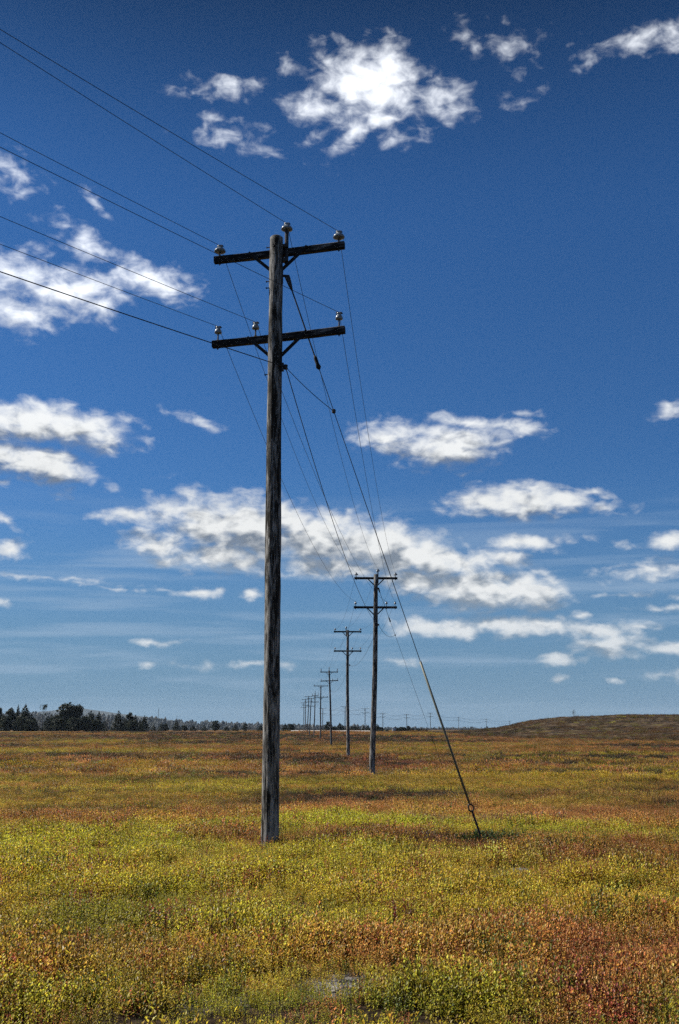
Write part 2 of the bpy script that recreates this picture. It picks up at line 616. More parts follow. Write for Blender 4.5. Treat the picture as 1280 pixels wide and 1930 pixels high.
# ------------------------------------------------------------------ terrain
# main line of poles: photo top x, y, base x, y, assumed height
LINE = [
    (521, 449, 509, 1577, 10.0), (709, 1083, 702, 1457, 10.0), (655.5, 1188, 656, 1427, 10.0), (620.5, 1264, 625, 1407, 10.0),
    (605, 1292, 604, 1392.5, 10.0), (594, 1306, 592, 1388.5, 10.0), (587, 1315.5, 583, 1385, 9.4), (582, 1312, 579.5, 1381.5, 10.2),
    (576, 1317.5, 576, 1380, 10.2), (572.6, 1324, 573, 1379.3, 10.2),
]
pole_pts = []
GZ = -0.13          # soil level below the tops of the plants, which is what the photograph shows
for (tx, ty, bx, by, h) in LINE:
    Yp = Y_for(ty, by, h)
    pole_pts.append((P(bx, by, Yp) + Vector((0, 0, GZ)), P(tx, ty, Yp)))


def base_terrain(x, y):
    x = np.asarray(x, float)
    y = np.asarray(y, float)
    ys = [-200, 0, 20, 30, 45, 70, 130, 190, 235, 290, 350, 420, 9000, 30000]
    zs = [0.0, 0.0, 0.0, -0.16, -0.34, -0.36, -0.36, 0.02, 0.24, 0.55, 0.95, 1.02, 1.02, 1.02]
    z = np.interp(y, ys, zs) + GZ * (1 - sstep(150, 300, y))
    # hummocky ground, gently rolling further off
    near = sstep(14, 40, y) * (1 - sstep(300, 420, y))
    z = z + near * 0.42 * (fbm(x / 20, y / 6.5, 3, 3) - 0.5) + 0.10 * (fbm(x / 2.6, y / 2.0, 9, 3) - 0.5) * (1 - sstep(60, 200, y))
    # broad rise on the right
    ang = x / np.maximum(y, 1.0)
    sil = np.interp(ang * 1944 + 640, [840, 890, 940, 970, 1000, 1040, 1080, 1130, 1200, 1300, 1500, 2000],
                    [0.0, 0.6, 1.3, 2.3, 3.4, 4.1, 4.55, 4.8, 5.1, 5.3, 5.3, 3.0])
    foot = np.interp(ang * 1944 + 640, [900, 1000, 1280, 1600], [235, 215, 190, 180])
    up = sstep(0, 1, (y - foot) / (300 - foot)) * (1 - 0.75 * sstep(340, 520, y))
    z = z + up * sil + up * (1 - sstep(420, 600, y)) * (0.55 * (fbm(x / 14, y / 14, 21, 4) - 0.5))
    return z


_res = []
for (b, t) in pole_pts:
    r = b.z - float(base_terrain(b.x, b.y))
    _res.append((b.x, b.y, r, max(4.5, 0.05 * b.y)))


def terrain(x, y):
    z = base_terrain(x, y)
    for (bx, by, r, s) in _res:
        z = z + r * np.exp(-((x - bx) ** 2 + (y - by) ** 2) / (2 * s * s))
    return z


def tz(x, y):
    return float(terrain(np.array([x]), np.array([y]))[0])


# ------------------------------------------------------------------ what grows where (leaf colours, with shade painted into the dark streaks)
YEL = np.array([0.72, 0.48, 0.055])
LIM = np.array([0.62, 0.58, 0.042])
GRN = np.array([0.17, 0.21, 0.030])
ORA = np.array([0.70, 0.30, 0.095])
RED = np.array([0.46, 0.135, 0.070])
BRN = np.array([0.20, 0.105, 0.040])
BGN = np.array([0.44, 0.47, 0.042])
DRK = np.array([0.055, 0.038, 0.022])  # dark scrub on the rise; in the field, streak shade as leaf colour
GRY = np.array([0.22, 0.195, 0.175])
# photo x, y, half-width, half-height, colour, strength (far DRK streaks are painted shade)
PATCH = [
    (640, 1905, 900, 50, BGN, 0.60), (250, 1895, 420, 40, BGN, 0.35), (1080, 1895, 110, 45, RED, 1.0), (180, 1905, 120, 30, RED, 0.25),
    (1050, 1790, 420, 55, ORA, 0.95), (1150, 1775, 250, 40, RED, 0.22), (560, 1800, 300, 26, ORA, 0.40), (180, 1812, 300, 34, ORA, 0.28), (420, 1625, 620, 26, LIM, 0.55),
    (500, 1720, 600, 55, LIM, 0.45), (250, 1745, 400, 35, GRN, 0.5), (900, 1690, 500, 40, YEL, 0.7), (300, 1650, 500, 40, LIM, 0.55),
    (160, 1590, 330, 26, LIM, 0.9), (900, 1560, 480, 15, LIM, 0.95), (640, 1548, 150, 14, LIM, 1.0), (1250, 1575, 200, 14, LIM, 0.6),
    (620, 1588, 330, 15, RED, 0.85), (1080, 1600, 330, 26, RED, 0.7), (830, 1590, 280, 7, DRK, 0.75), (1200, 1640, 200, 22, BRN, 0.6),
    (830, 1541, 130, 6, GRY, 1.0), (1000, 1543, 70, 4, GRY, 0.7),
    (250, 1535, 300, 22, RED, 0.75), (700, 1515, 300, 18, ORA, 0.75), (1150, 1520, 300, 20, ORA, 0.7), (640, 1488, 210, 7, DRK, 1.0),
    (450, 1500, 280, 6, DRK, 0.8), (230, 1468, 260, 5, DRK, 0.7), (200, 1490, 300, 14, YEL, 0.7), (900, 1478, 400, 8, YEL, 0.6), (150, 1460, 260, 8, ORA, 0.5),
    (620, 1470, 260, 7, LIM, 0.45), (1000, 1460, 400, 7, YEL, 0.7), (780, 1437, 170, 3.5, RED, 0.6), (1020, 1434, 160, 3.5, DRK, 1.0), (1000, 1482, 260, 4, DRK, 0.7),
    (560, 1432, 200, 3.5, DRK, 1.0), (300, 1440, 220, 4, YEL, 0.7), (1180, 1446, 180, 4, YEL, 0.6), (430, 1418, 250, 3, ORA, 0.4),
    (130, 1405, 200, 2.2, DRK, 0.9), (330, 1428, 200, 2.5, DRK, 0.8), (900, 1412, 260, 3, YEL, 0.5), (1150, 1412, 200, 2.5, RED, 0.4), (330, 1396, 240, 2, BRN, 0.8),
]
_pp = []
for (px, py, rx, ry, c, s) in PATCH:
    zz = -0.33 if py < 1480 else 0.0
    y0 = ground_Y(py, zz)
    ya = ground_Y(py - ry, zz)
    yb = ground_Y(py + ry, zz)
    _pp.append(((px - 640) / 1944 * y0, y0, rx / 1944 * y0, max(0.15, (ya - yb) / 2), c, s))


def leaf_colour(x, y):
    x = np.asarray(x, float)
    y = np.asarray(y, float)
    sc = 1.0 + y / 60.0
    n1 = fbm(x / (2.2 * sc), y / (1.3 * sc), 31, 4)
    n2 = fbm(x / (3.5 * sc), y / (1.6 * sc), 47, 4)
    n3 = fbm(x / (0.7 * sc), y / (0.6 * sc), 53, 3)
    n4 = fbm(x / (9.0 * sc), y / (2.2 * sc), 61, 4)
    c = np.empty(x.shape + (3,))
    a = sstep(0.36, 0.64, n1)[..., None]
    c[:] = YEL * (1 - a) + (0.5 * YEL + 0.5 * LIM) * a
    b = (sstep(0.50, 0.66, n2) * (0.35 + 0.4 * sstep(14, 24, y)))[..., None]
    c = c * (1 - b) + ORA * b
    g = sstep(0.55, 0.72, n3)[..., None]
    c = c * (1 - g * 0.5) + GRN * g * 0.5
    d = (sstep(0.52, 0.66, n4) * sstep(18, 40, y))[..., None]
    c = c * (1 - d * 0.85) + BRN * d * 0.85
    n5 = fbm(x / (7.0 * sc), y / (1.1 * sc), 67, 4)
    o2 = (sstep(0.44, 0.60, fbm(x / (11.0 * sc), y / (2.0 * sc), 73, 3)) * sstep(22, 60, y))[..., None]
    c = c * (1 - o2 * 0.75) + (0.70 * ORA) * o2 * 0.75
    d = (sstep(0.49, 0.55, n5) * sstep(19, 32, y))[..., None]  # streaks of hummock shade painted into plant and ground colour
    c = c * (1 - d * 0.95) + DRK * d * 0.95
    wx = x + (n1 - 0.5) * 0.9 * sc
    wy = y + (n2 - 0.5) * 0.9 * sc
    for (cx, cy, rx, ry, pc, s) in _pp:
        q = np.sqrt(((wx - cx) / rx) ** 2 + ((wy - cy) / ry) ** 2)
        wt = (s * (1 - sstep(0.55, 1.25, q)) * (0.55 + 0.45 * sstep(0.35, 0.6, n3)))[..., None]
        c = c * (1 - wt) + pc * wt
    # further off the leaf colour is darker
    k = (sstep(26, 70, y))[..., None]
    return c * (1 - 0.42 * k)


def hill_mask(x, y):
    ang = x / np.maximum(y, 1.0) * 1944 + 640
    edge = np.interp(ang, [700, 800, 880, 1000, 1280, 1700], [330, 300, 225, 185, 168, 165])
    edge = edge * (0.92 + 0.16 * fbm(x / 18, y / 9, 77, 4))
    return sstep(-8, 8, y - edge) * sstep(760, 840, ang) * (1 - sstep(500, 700, y))


# bare patches between the plants: photo x, y, half-width, half-height
BARE = [(655, 1850, 62, 4), (450, 1868, 14, 5), (970, 1660, 52, 7), (1235, 1672, 22, 7), (1240, 1640, 60, 9), (1185, 1634, 30, 6), (860, 1541, 95, 4), (1260, 1582, 26, 4),
        (1110, 1475, 40, 3), (1140, 1580, 16, 4), (790, 1750, 40, 5)]
_bare = []
for (px, py, rx, ry) in BARE:
    far_ = ground_Y(py - ry, GZ + 0.03)
    near_ = ground_Y(py + ry, GZ + 0.15)          # plants in front hide the near side
    y0 = (far_ + near_) / 2
    _bare.append(((px - 640) / 1944 * y0, y0, rx / 1944 * y0, (far_ - near_) / 2))


def bare_mask(x, y):
    m = np.zeros_like(np.asarray(x, float))
    n = fbm(np.asarray(x) / 0.35, np.asarray(y) / 0.35, 91, 3) - 0.5
    for (cx, cy, rx, ry) in _bare:
        q = np.sqrt(((x - cx) / rx) ** 2 + ((y - cy) / ry) ** 2) + n * 1.1
        m = np.maximum(m, 1 - sstep(0.8, 1.1, q))
    return m


# ------------------------------------------------------------------ ground sheet
def build_ground():
    ys = list(np.arange(-60, 4, 4.0)) + list(np.arange(4, 60, 0.3))
    y = 60.0
    while y < 480:
        ys.append(y)
        y *= 1.0085
    while y < 16000:
        ys.append(y)
        y *= 1.15
    ys.append(20000)
    half = list(np.arange(0, 22, 0.4))
    x = 22.0
    while x < 260:
        half.append(x)
        x *= 1.03
    while x < 14000:
        half.append(x)
        x *= 1.18
    xs = [-h for h in half[:0:-1]] + half
    xs = np.array(xs)
    ys = np.array(ys)
    X, Y = np.meshgrid(xs, ys)
    Z = terrain(X, Y)
    nx, ny = len(xs), len(ys)
    verts = np.stack([X.ravel(), Y.ravel(), Z.ravel()], 1)
    idx = np.arange(nx * ny).reshape(ny, nx)
    faces = np.stack([idx[:-1, :-1].ravel(), idx[:-1, 1:].ravel(), idx[1:, 1:].ravel(), idx[1:, :-1].ravel()], 1)
    me = bpy.data.meshes.new('ground')
    me.vertices.add(len(verts))
    me.vertices.foreach_set('co', verts.ravel())
    me.loops.add(faces.size)
    me.loops.foreach_set('vertex_index', faces.ravel())
    me.polygons.add(len(faces))
    me.polygons.foreach_set('loop_start', np.arange(0, faces.size, 4))
    me.polygons.foreach_set('loop_total', np.full(len(faces), 4))
    me.polygons.foreach_set('use_smooth', np.ones(len(faces), bool))
    me.update()
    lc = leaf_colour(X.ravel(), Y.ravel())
    hm = hill_mask(X.ravel(), Y.ravel())
    cover = sstep(60, 300, Y.ravel())
    bm = bare_mask(X.ravel(), Y.ravel())
    rgba = np.ones((len(verts), 4))
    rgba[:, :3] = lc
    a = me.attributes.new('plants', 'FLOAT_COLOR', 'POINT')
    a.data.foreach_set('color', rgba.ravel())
    for nm, arr in (('hillside', hm), ('cover', cover), ('bare', bm)):
        at = me.attributes.new(nm, 'FLOAT', 'POINT')
        at.data.foreach_set('value', arr.astype(np.float32))

    m, n, out = new_mat('field_ground')

    def attr(nm, o='Fac'):
        nd = n.n('ShaderNodeAttribute')
        nd.attribute_name = nm
        return nd.outputs[o]
    geo = n.n('ShaderNodeNewGeometry')
    pos = geo.outputs['Position']
    n1 = n.noise(pos, 9.0, 6, 0.65)
    n2 = n.noise(n.mapping(pos, scale=(1, 0.6, 1)), 0.9, 6, 0.7)
    n3 = n.noise(pos, 0.22, 6, 0.7)
    soil = n.mix(n.smooth(n1, 0.35, 0.65), (0.012, 0.008, 0.005, 1), (0.05, 0.033, 0.019, 1))
    # distant turf: the same plants, too far off to tell apart
    speck = n.smooth(n2, 0.36, 0.62, 0.18, 0.80)
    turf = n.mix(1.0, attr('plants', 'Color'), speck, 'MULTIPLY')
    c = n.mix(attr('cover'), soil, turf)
    grit = n.mix(n.smooth(n1, 0.38, 0.62), (0.04, 0.034, 0.030, 1), (0.32, 0.305, 0.29, 1))
    c = n.mix(attr('bare'), c, grit)
    hs1 = n.mix(n.smooth(n2, 0.36, 0.66), (0.014, 0.011, 0.008, 1), (0.115, 0.075, 0.042, 1))
    band = n.noise(n.mapping(pos, rot=(0, 0, 0.25), scale=(0.05, 0.22, 1)), 1.0, 6, 0.7)
    hs2 = n.mix(n.smooth(n3, 0.50, 0.66, 0.0, 0.7), hs1, (0.15, 0.12, 0.035, 1))
    hs2 = n.mix(n.smooth(band, 0.50, 0.60, 0.0, 0.8), hs2, (0.024, 0.018, 0.014, 1))
    rocks = n.smooth(n.noise(n.mapping(pos, scale=(0.7, 0.35, 1)), 1.6, 4, 0.6), 0.665, 0.72)
    hs3 = n.mix(n.math('MULTIPLY', rocks, 0.8), hs2, (0.33, 0.32, 0.32, 1))
    c = n.mix(attr('hillside'), c, hs3)
    hgt = n.math('ADD', n.math('MULTIPLY', n1, 0.25), n2)
    principled(n, out, c, 0.95, spec=0.1, bump=hgt, bstr=0.9, bdist=0.35)
    me.materials.append(m)
    o = bpy.data.objects.new('ground', me)
    COL.objects.link(o)
    tag(o, 'wide heath field of dark soil under autumn blueberry plants', kind='structure')
    return o


build_ground()

# pale gravel road beyond the field
def build_road():
    mb = MB()
    pts = []
    N = 60
    for i in range(N + 1):
        x = -15.5 + 25 * i / N
        yc = 322 - 0.10 * (x + 30)
        pts.append((x, yc))
    for i in range(N + 1):
        x, yc = pts[i]
        for k in range(5):
            yy = yc + [0.0, 1.6, 3.6, 8.0, 10.0][k]
            mb.v.append((x, yy, tz(x, yy) + [-0.15, 0.48, 0.56, 0.56, 0.0][k]))
    for i in range(N):
        for k in range(4):
            a = i * 5 + k
            mb.f.append((a, a + 5, a + 6, a + 1))
    m = plain('pale_gravel', (0.48, 0.47, 0.45, 1), 0.95, 0, 0.1, 0.25, 1.2)
    o = mb.build('road', m, smooth=True)
    tag(o, 'pale gravel road crossing behind the field', kind='structure')


build_road()


# ------------------------------------------------------------------ utility poles
def lerp(a, b, t):
    return a + (b - a) * t


_shared = {}


def insulator_mesh(kind):
    if kind in _shared:
        return _shared[kind]
    mb = MB()
    if kind == 'wide':
        mb.lathe([(0.030, 0.0), (0.060, 0.004), (0.098, 0.012), (0.104, 0.022), (0.100, 0.040), (0.080, 0.068), (0.055, 0.086), (0.046, 0.094), (0.042, 0.106), (0.050, 0.114), (0.050, 0.128), (0.036, 0.134), (0.0005, 0.136)], n=20)
    elif kind == 'small':
        mb.lathe([(0.020, 0.0), (0.056, 0.006), (0.066, 0.016), (0.062, 0.046), (0.050, 0.072), (0.038, 0.086), (0.034, 0.098), (0.042, 0.106), (0.042, 0.124), (0.028, 0.132), (0.0005, 0.133)], n=18)
    elif kind == 'post':
        prof = []
        for i in range(6):
            z = i * 0.055
            prof += [(0.035, z), (0.060, z + 0.012), (0.060, z + 0.026), (0.035, z + 0.045)]
        prof += [(0.045, 0.34), (0.045, 0.38), (0.0005, 0.39)]
        mb.lathe(prof, n=10)
    mat = M['porcelain'] if kind != 'post' else M['porcelain_dark']
    me = mb.mesh('insulator_' + kind, mat, True)
    _shared[kind] = me
    return me


def pin_mesh(h):
    key = ('pin', round(h, 3))
    if key not in _shared:
        mb = MB()
        mb.tube([(0, 0, -0.17), (0, 0, -0.15), (0, 0, h + 0.03)], [0.006, 0.014, 0.014], 8)
        mb.lathe([(0.026, -0.145), (0.026, -0.125)], n=6)
        mb.lathe([(0.030, 0.0), (0.030, 0.012)], n=8)
        _shared[key] = mb.mesh('pin', M['iron'])
    return _shared[key]


def tie_mesh():
    if 'tie' not in _shared:
        mb = MB()
        for s in (-1, 1):
            pts = []
            for i in range(9):
                a = math.pi * 2 * i / 8
                pts.append((0.030 * s + 0.020 * math.cos(a), 0.012 * math.sin(a), 0.014 * math.sin(a * 0.5) + 0.006))
            mb.tube(pts, 0.011, 5)
        mb.tube([(-0.06, 0.01, 0.0), (0, 0.02, 0.004), (0.06, 0.01, 0.0)], 0.008, 5)
        _shared['tie'] = mb.mesh('tie_wire', M['tie'])
    return _shared['tie']


def part(name, me, parent, loc=(0, 0, 0), rot=None):
    o = bpy.data.objects.new(name, me)
    COL.objects.link(o)
    o.location = loc
    if rot is not None:
        o.rotation_euler = rot
    o.parent = parent
    return o


def shaft_mesh(top, r0, r1, fine, mat, seed):
    """tapered round timber from (0,0,-0.3) to `top` (local), with checks and knots"""
    n, m = (40, 150) if fine else (12, 12)
    rng = random.Random(seed)
    mb = MB()
    tt = np.linspace(0, 1, m + 1)[:, None] * np.ones((1, n))
    kk = np.arange(n)[None, :] * np.ones((m + 1, 1))
    aa = 2 * math.pi * kk / n
    zz = -0.3 + (top.z + 0.3) * tt
    rr = r0 + (r1 - r0) * tt
    if fine:
        rr = rr + 0.012 * (fbm(kk * 0.9 + seed, zz * 0.8, 5, 2) - 0.5)
        rr = rr + 0.014 * (vnoise(np.cos(aa) * 2 + 9, zz * 1.6 + np.sin(aa) * 2, 8) - 0.5)
        rr = rr - 0.016 * np.clip((vnoise(kk, zz * 0.55, 15) - 0.80) / 0.2, 0, 1)
    xx = top.x * np.maximum(0, zz) / top.z + rr * np.cos(aa) + (0 if fine else 0.03 * np.sin(tt * 5 + seed))
    yy = top.y * np.maximum(0, zz) / top.z + rr * np.sin(aa)
    vs = [Vector(q) for q in np.stack([xx.ravel(), yy.ravel(), zz.ravel()], 1)]
    fs = []
    for i in range(m):
        for k in range(n):
            fs.append((i * n + k, i * n + (k + 1) % n, (i + 1) * n + (k + 1) % n, (i + 1) * n + k))
    # slightly domed, uneven roof of the pole
    base = len(vs)
    for k in range(n):
        a = 2 * math.pi * k / n
        vs.append(Vector((top.x + r1 * 0.80 * math.cos(a), top.y + r1 * 0.80 * math.sin(a), top.z + 0.018 + (0.008 * rng.random() if fine else 0))))
    for k in range(n):
        fs.append((m * n + k, m * n + (k + 1) % n, base + (k + 1) % n, base + k))
    fs.append(tuple(base + k for k in range(n)))
    mb.add(vs, fs)
    return mb.mesh('shaft', mat, True)


def arm_mesh(L, hw, hh, fine, seed):
    """squared timber along local X with slightly worn edges"""
    mb = MB()
    n = 48 if fine else 2
    prof = [(-1, -0.86), (-0.86, -1), (0.86, -1), (1, -0.86), (1, 0.86), (0.86, 1), (-0.86, 1), (-1, 0.86)]
    vs = []
    for i in range(n + 1):
        x = -L / 2 + L * i / n
        for j, (py, pz) in enumerate(prof):
            wob = 0.0
            if fine:
                wob = 0.006 * (float(vnoise(np.array([x * 5 + j * 3.3]), np.array([seed * 1.7 + j]), 3)) - 0.5)
            vs.append((x, py * hw + wob, pz * hh + wob - (0.012 * (1 - (2 * x / L) ** 2) if fine else 0)))
    fs = []
    for i in range(n):
        for k in range(8):
            fs.append((i * 8 + k, (i + 1) * 8 + k, (i + 1) * 8 + (k + 1) % 8, i * 8 + (k + 1) % 8))
    fs.append(tuple(range(8)))
    fs.append(tuple(n * 8 + k for k in range(8))[::-1])
    mb.add(vs, fs)
    return mb.mesh('crossarm', M['arm'])


def make_pole(base, top, spec, label, group):
    """spec: angle, L, zt, zl (below the top), kinds, mids, fine, tilt"""
    root = empty('utility_pole', base, label, 'utility pole', group)
    tl = top - base
    fine = spec.get('fine', False)
    r0, r1 = spec.get('r', (0.145, 0.105))
    mat = M['pole'] if spec.get('grey', False) else M['far_pole']
    part('shaft', shaft_mesh(tl, r0, r1, fine, mat, spec.get('seed', 1)), root)
    ang = math.radians(spec.get('angle', 0))
    L = spec.get('L', 2.25)
    att = {}
    dirx = Vector((math.cos(ang), math.sin(ang), 0))
    back = Vector((-math.sin(ang), math.cos(ang), 0))      # away from the camera
    for tier, dz in (('T', spec.get('zt', 0.24)), ('L', spec.get('zl', 1.69))):
        z = tl.z - dz
        rp = lerp(r0, r1, z / tl.z)
        ctr = Vector((tl.x * z / tl.z, tl.y * z / tl.z, z))
        c = ctr + back * (rp + 0.035)
        tilt = math.radians(spec.get('tilt' + tier, 0))
        hh = 0.062 if fine else 0.058
        arm = part('crossarm', arm_mesh(L, 0.046, hh, fine, ord(tier)), root, c, Euler((0, -tilt, ang)))
        rotm = Euler((0, -tilt, ang)).to_matrix()
        # braces from the arm down to the pole
        if spec.get('brace', True):
            for s in (-1, 1):
                mb = MB()
                a = c + rotm @ Vector((s * 0.47 * L / 2.25, -0.062, 0.005))
                b = ctr + dirx * (s * rp * 0.72) - back * (rp * 0.72) + Vector((0, 0, -0.42))
                b = ctr + dirx * (s * (rp + 0.004)) + back * (rp * 0.35) + Vector((0, 0, -0.36))
                dv = (b - a).normalized()
                up = dv.cross(back).normalized()
                w2, t2 = 0.027, 0.012
                bk = up.cross(dv).normalized()
                vs = []
                for q in (a - dv * 0.05, b + dv * 0.03):
                    for (e1, e2) in ((-1, -1), (1, -1), (1, 1), (-1, 1)):
                        vs.append(q + up * (w2 * e1) + bk * (t2 * e2))
                mb.add(vs, [(0, 1, 2, 3), (7, 6, 5, 4), (0, 4, 5, 1), (1, 5, 6, 2), (2, 6, 7, 3), (3, 7, 4, 0)])
                br = mb.build('brace', M['brace'], root)
                if fine:
                    bm = MB()
                    bm.tube([a - back * 0.03, a + back * 0.02], 0.016, 6)
                    bm.build('bolt', M['iron'], br)
        # insulators
        spots = [('L', -L / 2 + 0.10), ('R', L / 2 - 0.10)]
        if tier == 'L':
            spots.append(('M', spec.get('mid', 0.5)))
        ph = spec.get('pin' + tier, 0.07)
        kind = spec.get('ins' + tier, 'wide' if tier == 'T' else 'small')
        for nm, off in spots:
            q = c + rotm @ Vector((off, 0, hh))
            ins = part('insulator', insulator_mesh(kind), root, q + Vector((0, 0, ph)), (0, 0, ang))
            if spec.get('pins', True):
                part('pin', pin_mesh(ph), ins, (0, 0, -ph))
            if fine:
                part('tie_wire', tie_mesh(), ins, (0, 0, 0.118 if kind == 'wide' else 0.112))
            att[tier + nm] = base + q + Vector((0, 0, ph + (0.135 if kind != 'post' else 0.385)))
        if fine:
            mb = MB()
            mb.tube([ctr - back * (rp + 0.06) + Vector((0, 0, 0.0)), c + back * 0.08], 0.011, 6)
            mb.lathe([(0.024, -0.006), (0.024, 0.006)], ctr - back * (rp + 0.012), 6)
            mb.build('through_bolt', M['iron'], root)
    # ridge pin with its insulator on top
    if spec.get('ridge', True):
        s = spec.get('ridge_off', 0.16)
        rb = tl + dirx * s + back * spec.get('ridge_back', 0.10)
        hgt = spec.get('ridge_h', 0.19)
        mb = MB()
        mb.tube([rb + Vector((0, 0, -0.46)), rb + Vector((0, 0, hgt - 0.02))], 0.034 if fine else 0.03, 8)
        if fine:
            mb.box(rb + Vector((-0.03, -0.03, -0.40)), (0.06, 0.05, 0.03))
            mb.box(rb + Vector((-0.03, -0.03, -0.14)), (0.06, 0.05, 0.025))
        mb.build('ridge_pin', M['iron'], root)
        kind = spec.get('insT', 'wide')
        q = rb + Vector((0, 0, hgt - 0.02))
        ins = part('insulator', insulator_mesh(kind), root, q, (0, 0, ang))
        if fine:
            part('tie_wire', tie_mesh(), ins, (0, 0, 0.118))
        att['TC'] = base + q + Vector((0, 0, 0.135 if kind != 'post' else 0.385))
    else:
        att['TC'] = top + Vector((0, 0, 0.15))
    # neutral clamp lower on the pole
    z = tl.z - spec.get('zn', 2.40)
    rp = lerp(r0, r1, z / tl.z)
    ctr = Vector((tl.x * z / tl.z, tl.y * z / tl.z, z))
    cl = ctr + dirx * (rp + 0.06) + back * 0.03
    if spec.get('clamp', True):
        mb = MB()
        mb.box(ctr + dirx * (rp + 0.012) + back * 0.02, (0.02, 0.03, 0.07))
        mb.tube([ctr + dirx * rp + back * 0.02, cl + Vector((0.03, 0.02, 0))], 0.022, 8)
        mb.lathe([(0.02, -0.045), (0.042, -0.03), (0.030, 0.0), (0.042, 0.03), (0.02, 0.045)], cl, 10)
        mb.build('neutral_clamp', M['iron'], root)
    att['N'] = base + cl
    if fine:      # climbing pegs and bolt ends on the left face
        for dz in (0.16, 0.80, 0.92, 2.50):
            z = tl.z - dz
            rp = lerp(r0, r1, z / tl.z)
            ctr = Vector((tl.x * z / tl.z, tl.y * z / tl.z, z))
            mb = MB()
            a = ctr - dirx * (rp - 0.02)
            b = ctr - dirx * (rp + 0.055)
            mb.tube([a, b], 0.009, 6)
            mb.tube([b, b - dirx * 0.008], 0.018, 6)
            mb.build('bolt_end', M['iron'], root)
    return root, att


LG = 'utility poles in the main line across the field'
ORD = ['nearest and tallest looking utility pole, weathered grey with two crossarms, at the guy wire',
       'second utility pole along the line, right of the nearest pole, with two crossarms',
       'third utility pole along the line, left of the second pole and directly beside it',
       'fourth utility pole along the line, leaning slightly left, with tall post insulators',
       'fifth utility pole along the line, with wide top crossarm and no top pin',
       'sixth utility pole along the line, with a tall pin above its narrow top crossarm',
       'seventh utility pole along the line, leaning right at the top',
       'eighth utility pole along the line, third from the far left end of the row',
       'ninth utility pole along the line, second from the far left end of the row',
       'tenth and farthest utility pole, leftmost of the main row']
SPECS = [
    dict(fine=True, grey=True, angle=-12.5, L=2.37, zt=0.205, zl=1.78, tiltT=0.8, tiltL=1.6, mid=-0.40, r=(0.134, 0.113), zn=2.38, pinT=0.075, pinL=0.13, ridge_h=0.20, seed=3),
    dict(angle=1.0, L=2.25, zt=0.17, zl=1.69, mid=0.58, r=(0.150, 0.105), zn=2.60, pinT=0.10, pinL=0.11, ridge_off=0.10, grey=True, ridge_h=0.20, seed=5),
    dict(angle=2.0, L=2.25, zt=0.10, zl=1.66, mid=0.36, r=(0.140, 0.10), zn=2.8, pinT=0.08, pinL=0.11, ridge_off=-0.12, grey=True, seed=8),
    dict(angle=2.0, L=2.40, zt=0.18, zl=1.35, mid=0.40, r=(0.140, 0.10), zn=2.7, pinT=0.02, pinL=0.10, insT='post', ridge_off=0.0, ridge_h=0.10, tiltL=2.0, seed=11),
    dict(angle=4.0, L=2.75, zt=0.08, zl=2.2, mid=0.5, r=(0.14, 0.10), ridge=False, seed=14),
    dict(angle=-40.0, L=2.0, zt=0.62, zl=2.1, mid=0.5, insT='post', r=(0.14, 0.10), ridge_off=0, ridge_h=0.12, brace=False, clamp=False, seed=17),
    dict(angle=10.0, L=2.3, zt=0.15, zl=2.1, mid=0.5, r=(0.14, 0.10), ridge=False, brace=False, clamp=False, seed=20),
    dict(angle=10.0, L=2.2, zt=0.12, zl=1.6, mid=0.5, r=(0.14, 0.10), ridge=False, brace=False, clamp=False, seed=23),
    dict(angle=10.0, L=2.3, zt=0.12, zl=1.9, mid=0.5, r=(0.14, 0.10), ridge=False, brace=False, clamp=False, seed=26),
    dict(angle=8.0, L=2.2, zt=0.15, zl=1.75, mid=0.5, r=(0.14, 0.10), ridge=False, brace=False, clamp=False, seed=29),
]
ATT = []
POLES = []
for i, ((b, t), sp) in enumerate(zip(pole_pts, SPECS)):
    root, att = make_pole(b, t, sp, ORD[i], LG)
    ATT.append(att)
    POLES.append(root)

# ------------------------------------------------------------------ wires
BACKDIR = Vector((-0.626, -0.780, 0))


def span(a, b, sag, n):
    pts = []
    for i in range(n + 1):
        t = i / n
        p = a.lerp(b, t)
        p.z -= 4 * sag * t * (1 - t)
        pts.append(p)
    return pts


WN = [('TL', 'left insulator of the nearest pole\'s top crossarm', 0.0047), ('TC', 'pin insulator on top of the nearest pole', 0.0047),
      ('TR', 'right insulator of the nearest pole\'s top crossarm', 0.0047), ('LL', 'left insulator of the nearest pole\'s lower crossarm', 0.0045),
      ('LM', 'inner insulator of the nearest pole\'s lower crossarm', 0.0045), ('LR', 'right insulator of the nearest pole\'s lower crossarm', 0.0045),
      ('N', 'clamp on the nearest pole below both crossarms', 0.0080)]
LEFT_EDGE = dict(TL=250, TC=80, TR=55, LL=460, LM=408, LR=277, N=512)     # where each wire leaves the picture on the left
LAT = dict(TL=-1.0, TC=0.1, TR=1.0, LL=-1.0, LM=-0.4, LR=1.0, N=0.1)


def edge_y(pts):
    for p, q in zip(pts[:-1], pts[1:]):
        def px(v):
            dv = v - Vector((0, 0, EYE))
            f = dv.y * CP + dv.z * SP
            return (640 + F_PX * dv.x / f, 965 - F_PX * (dv.z * CP - dv.y * SP) / f) if f > 0.5 else None
        a, b = px(p), px(q)
        if a and b and (a[0] < 0) != (b[0] < 0):
            t = -a[0] / (b[0] - a[0])
            return a[1] + (b[1] - a[1]) * t
    return None


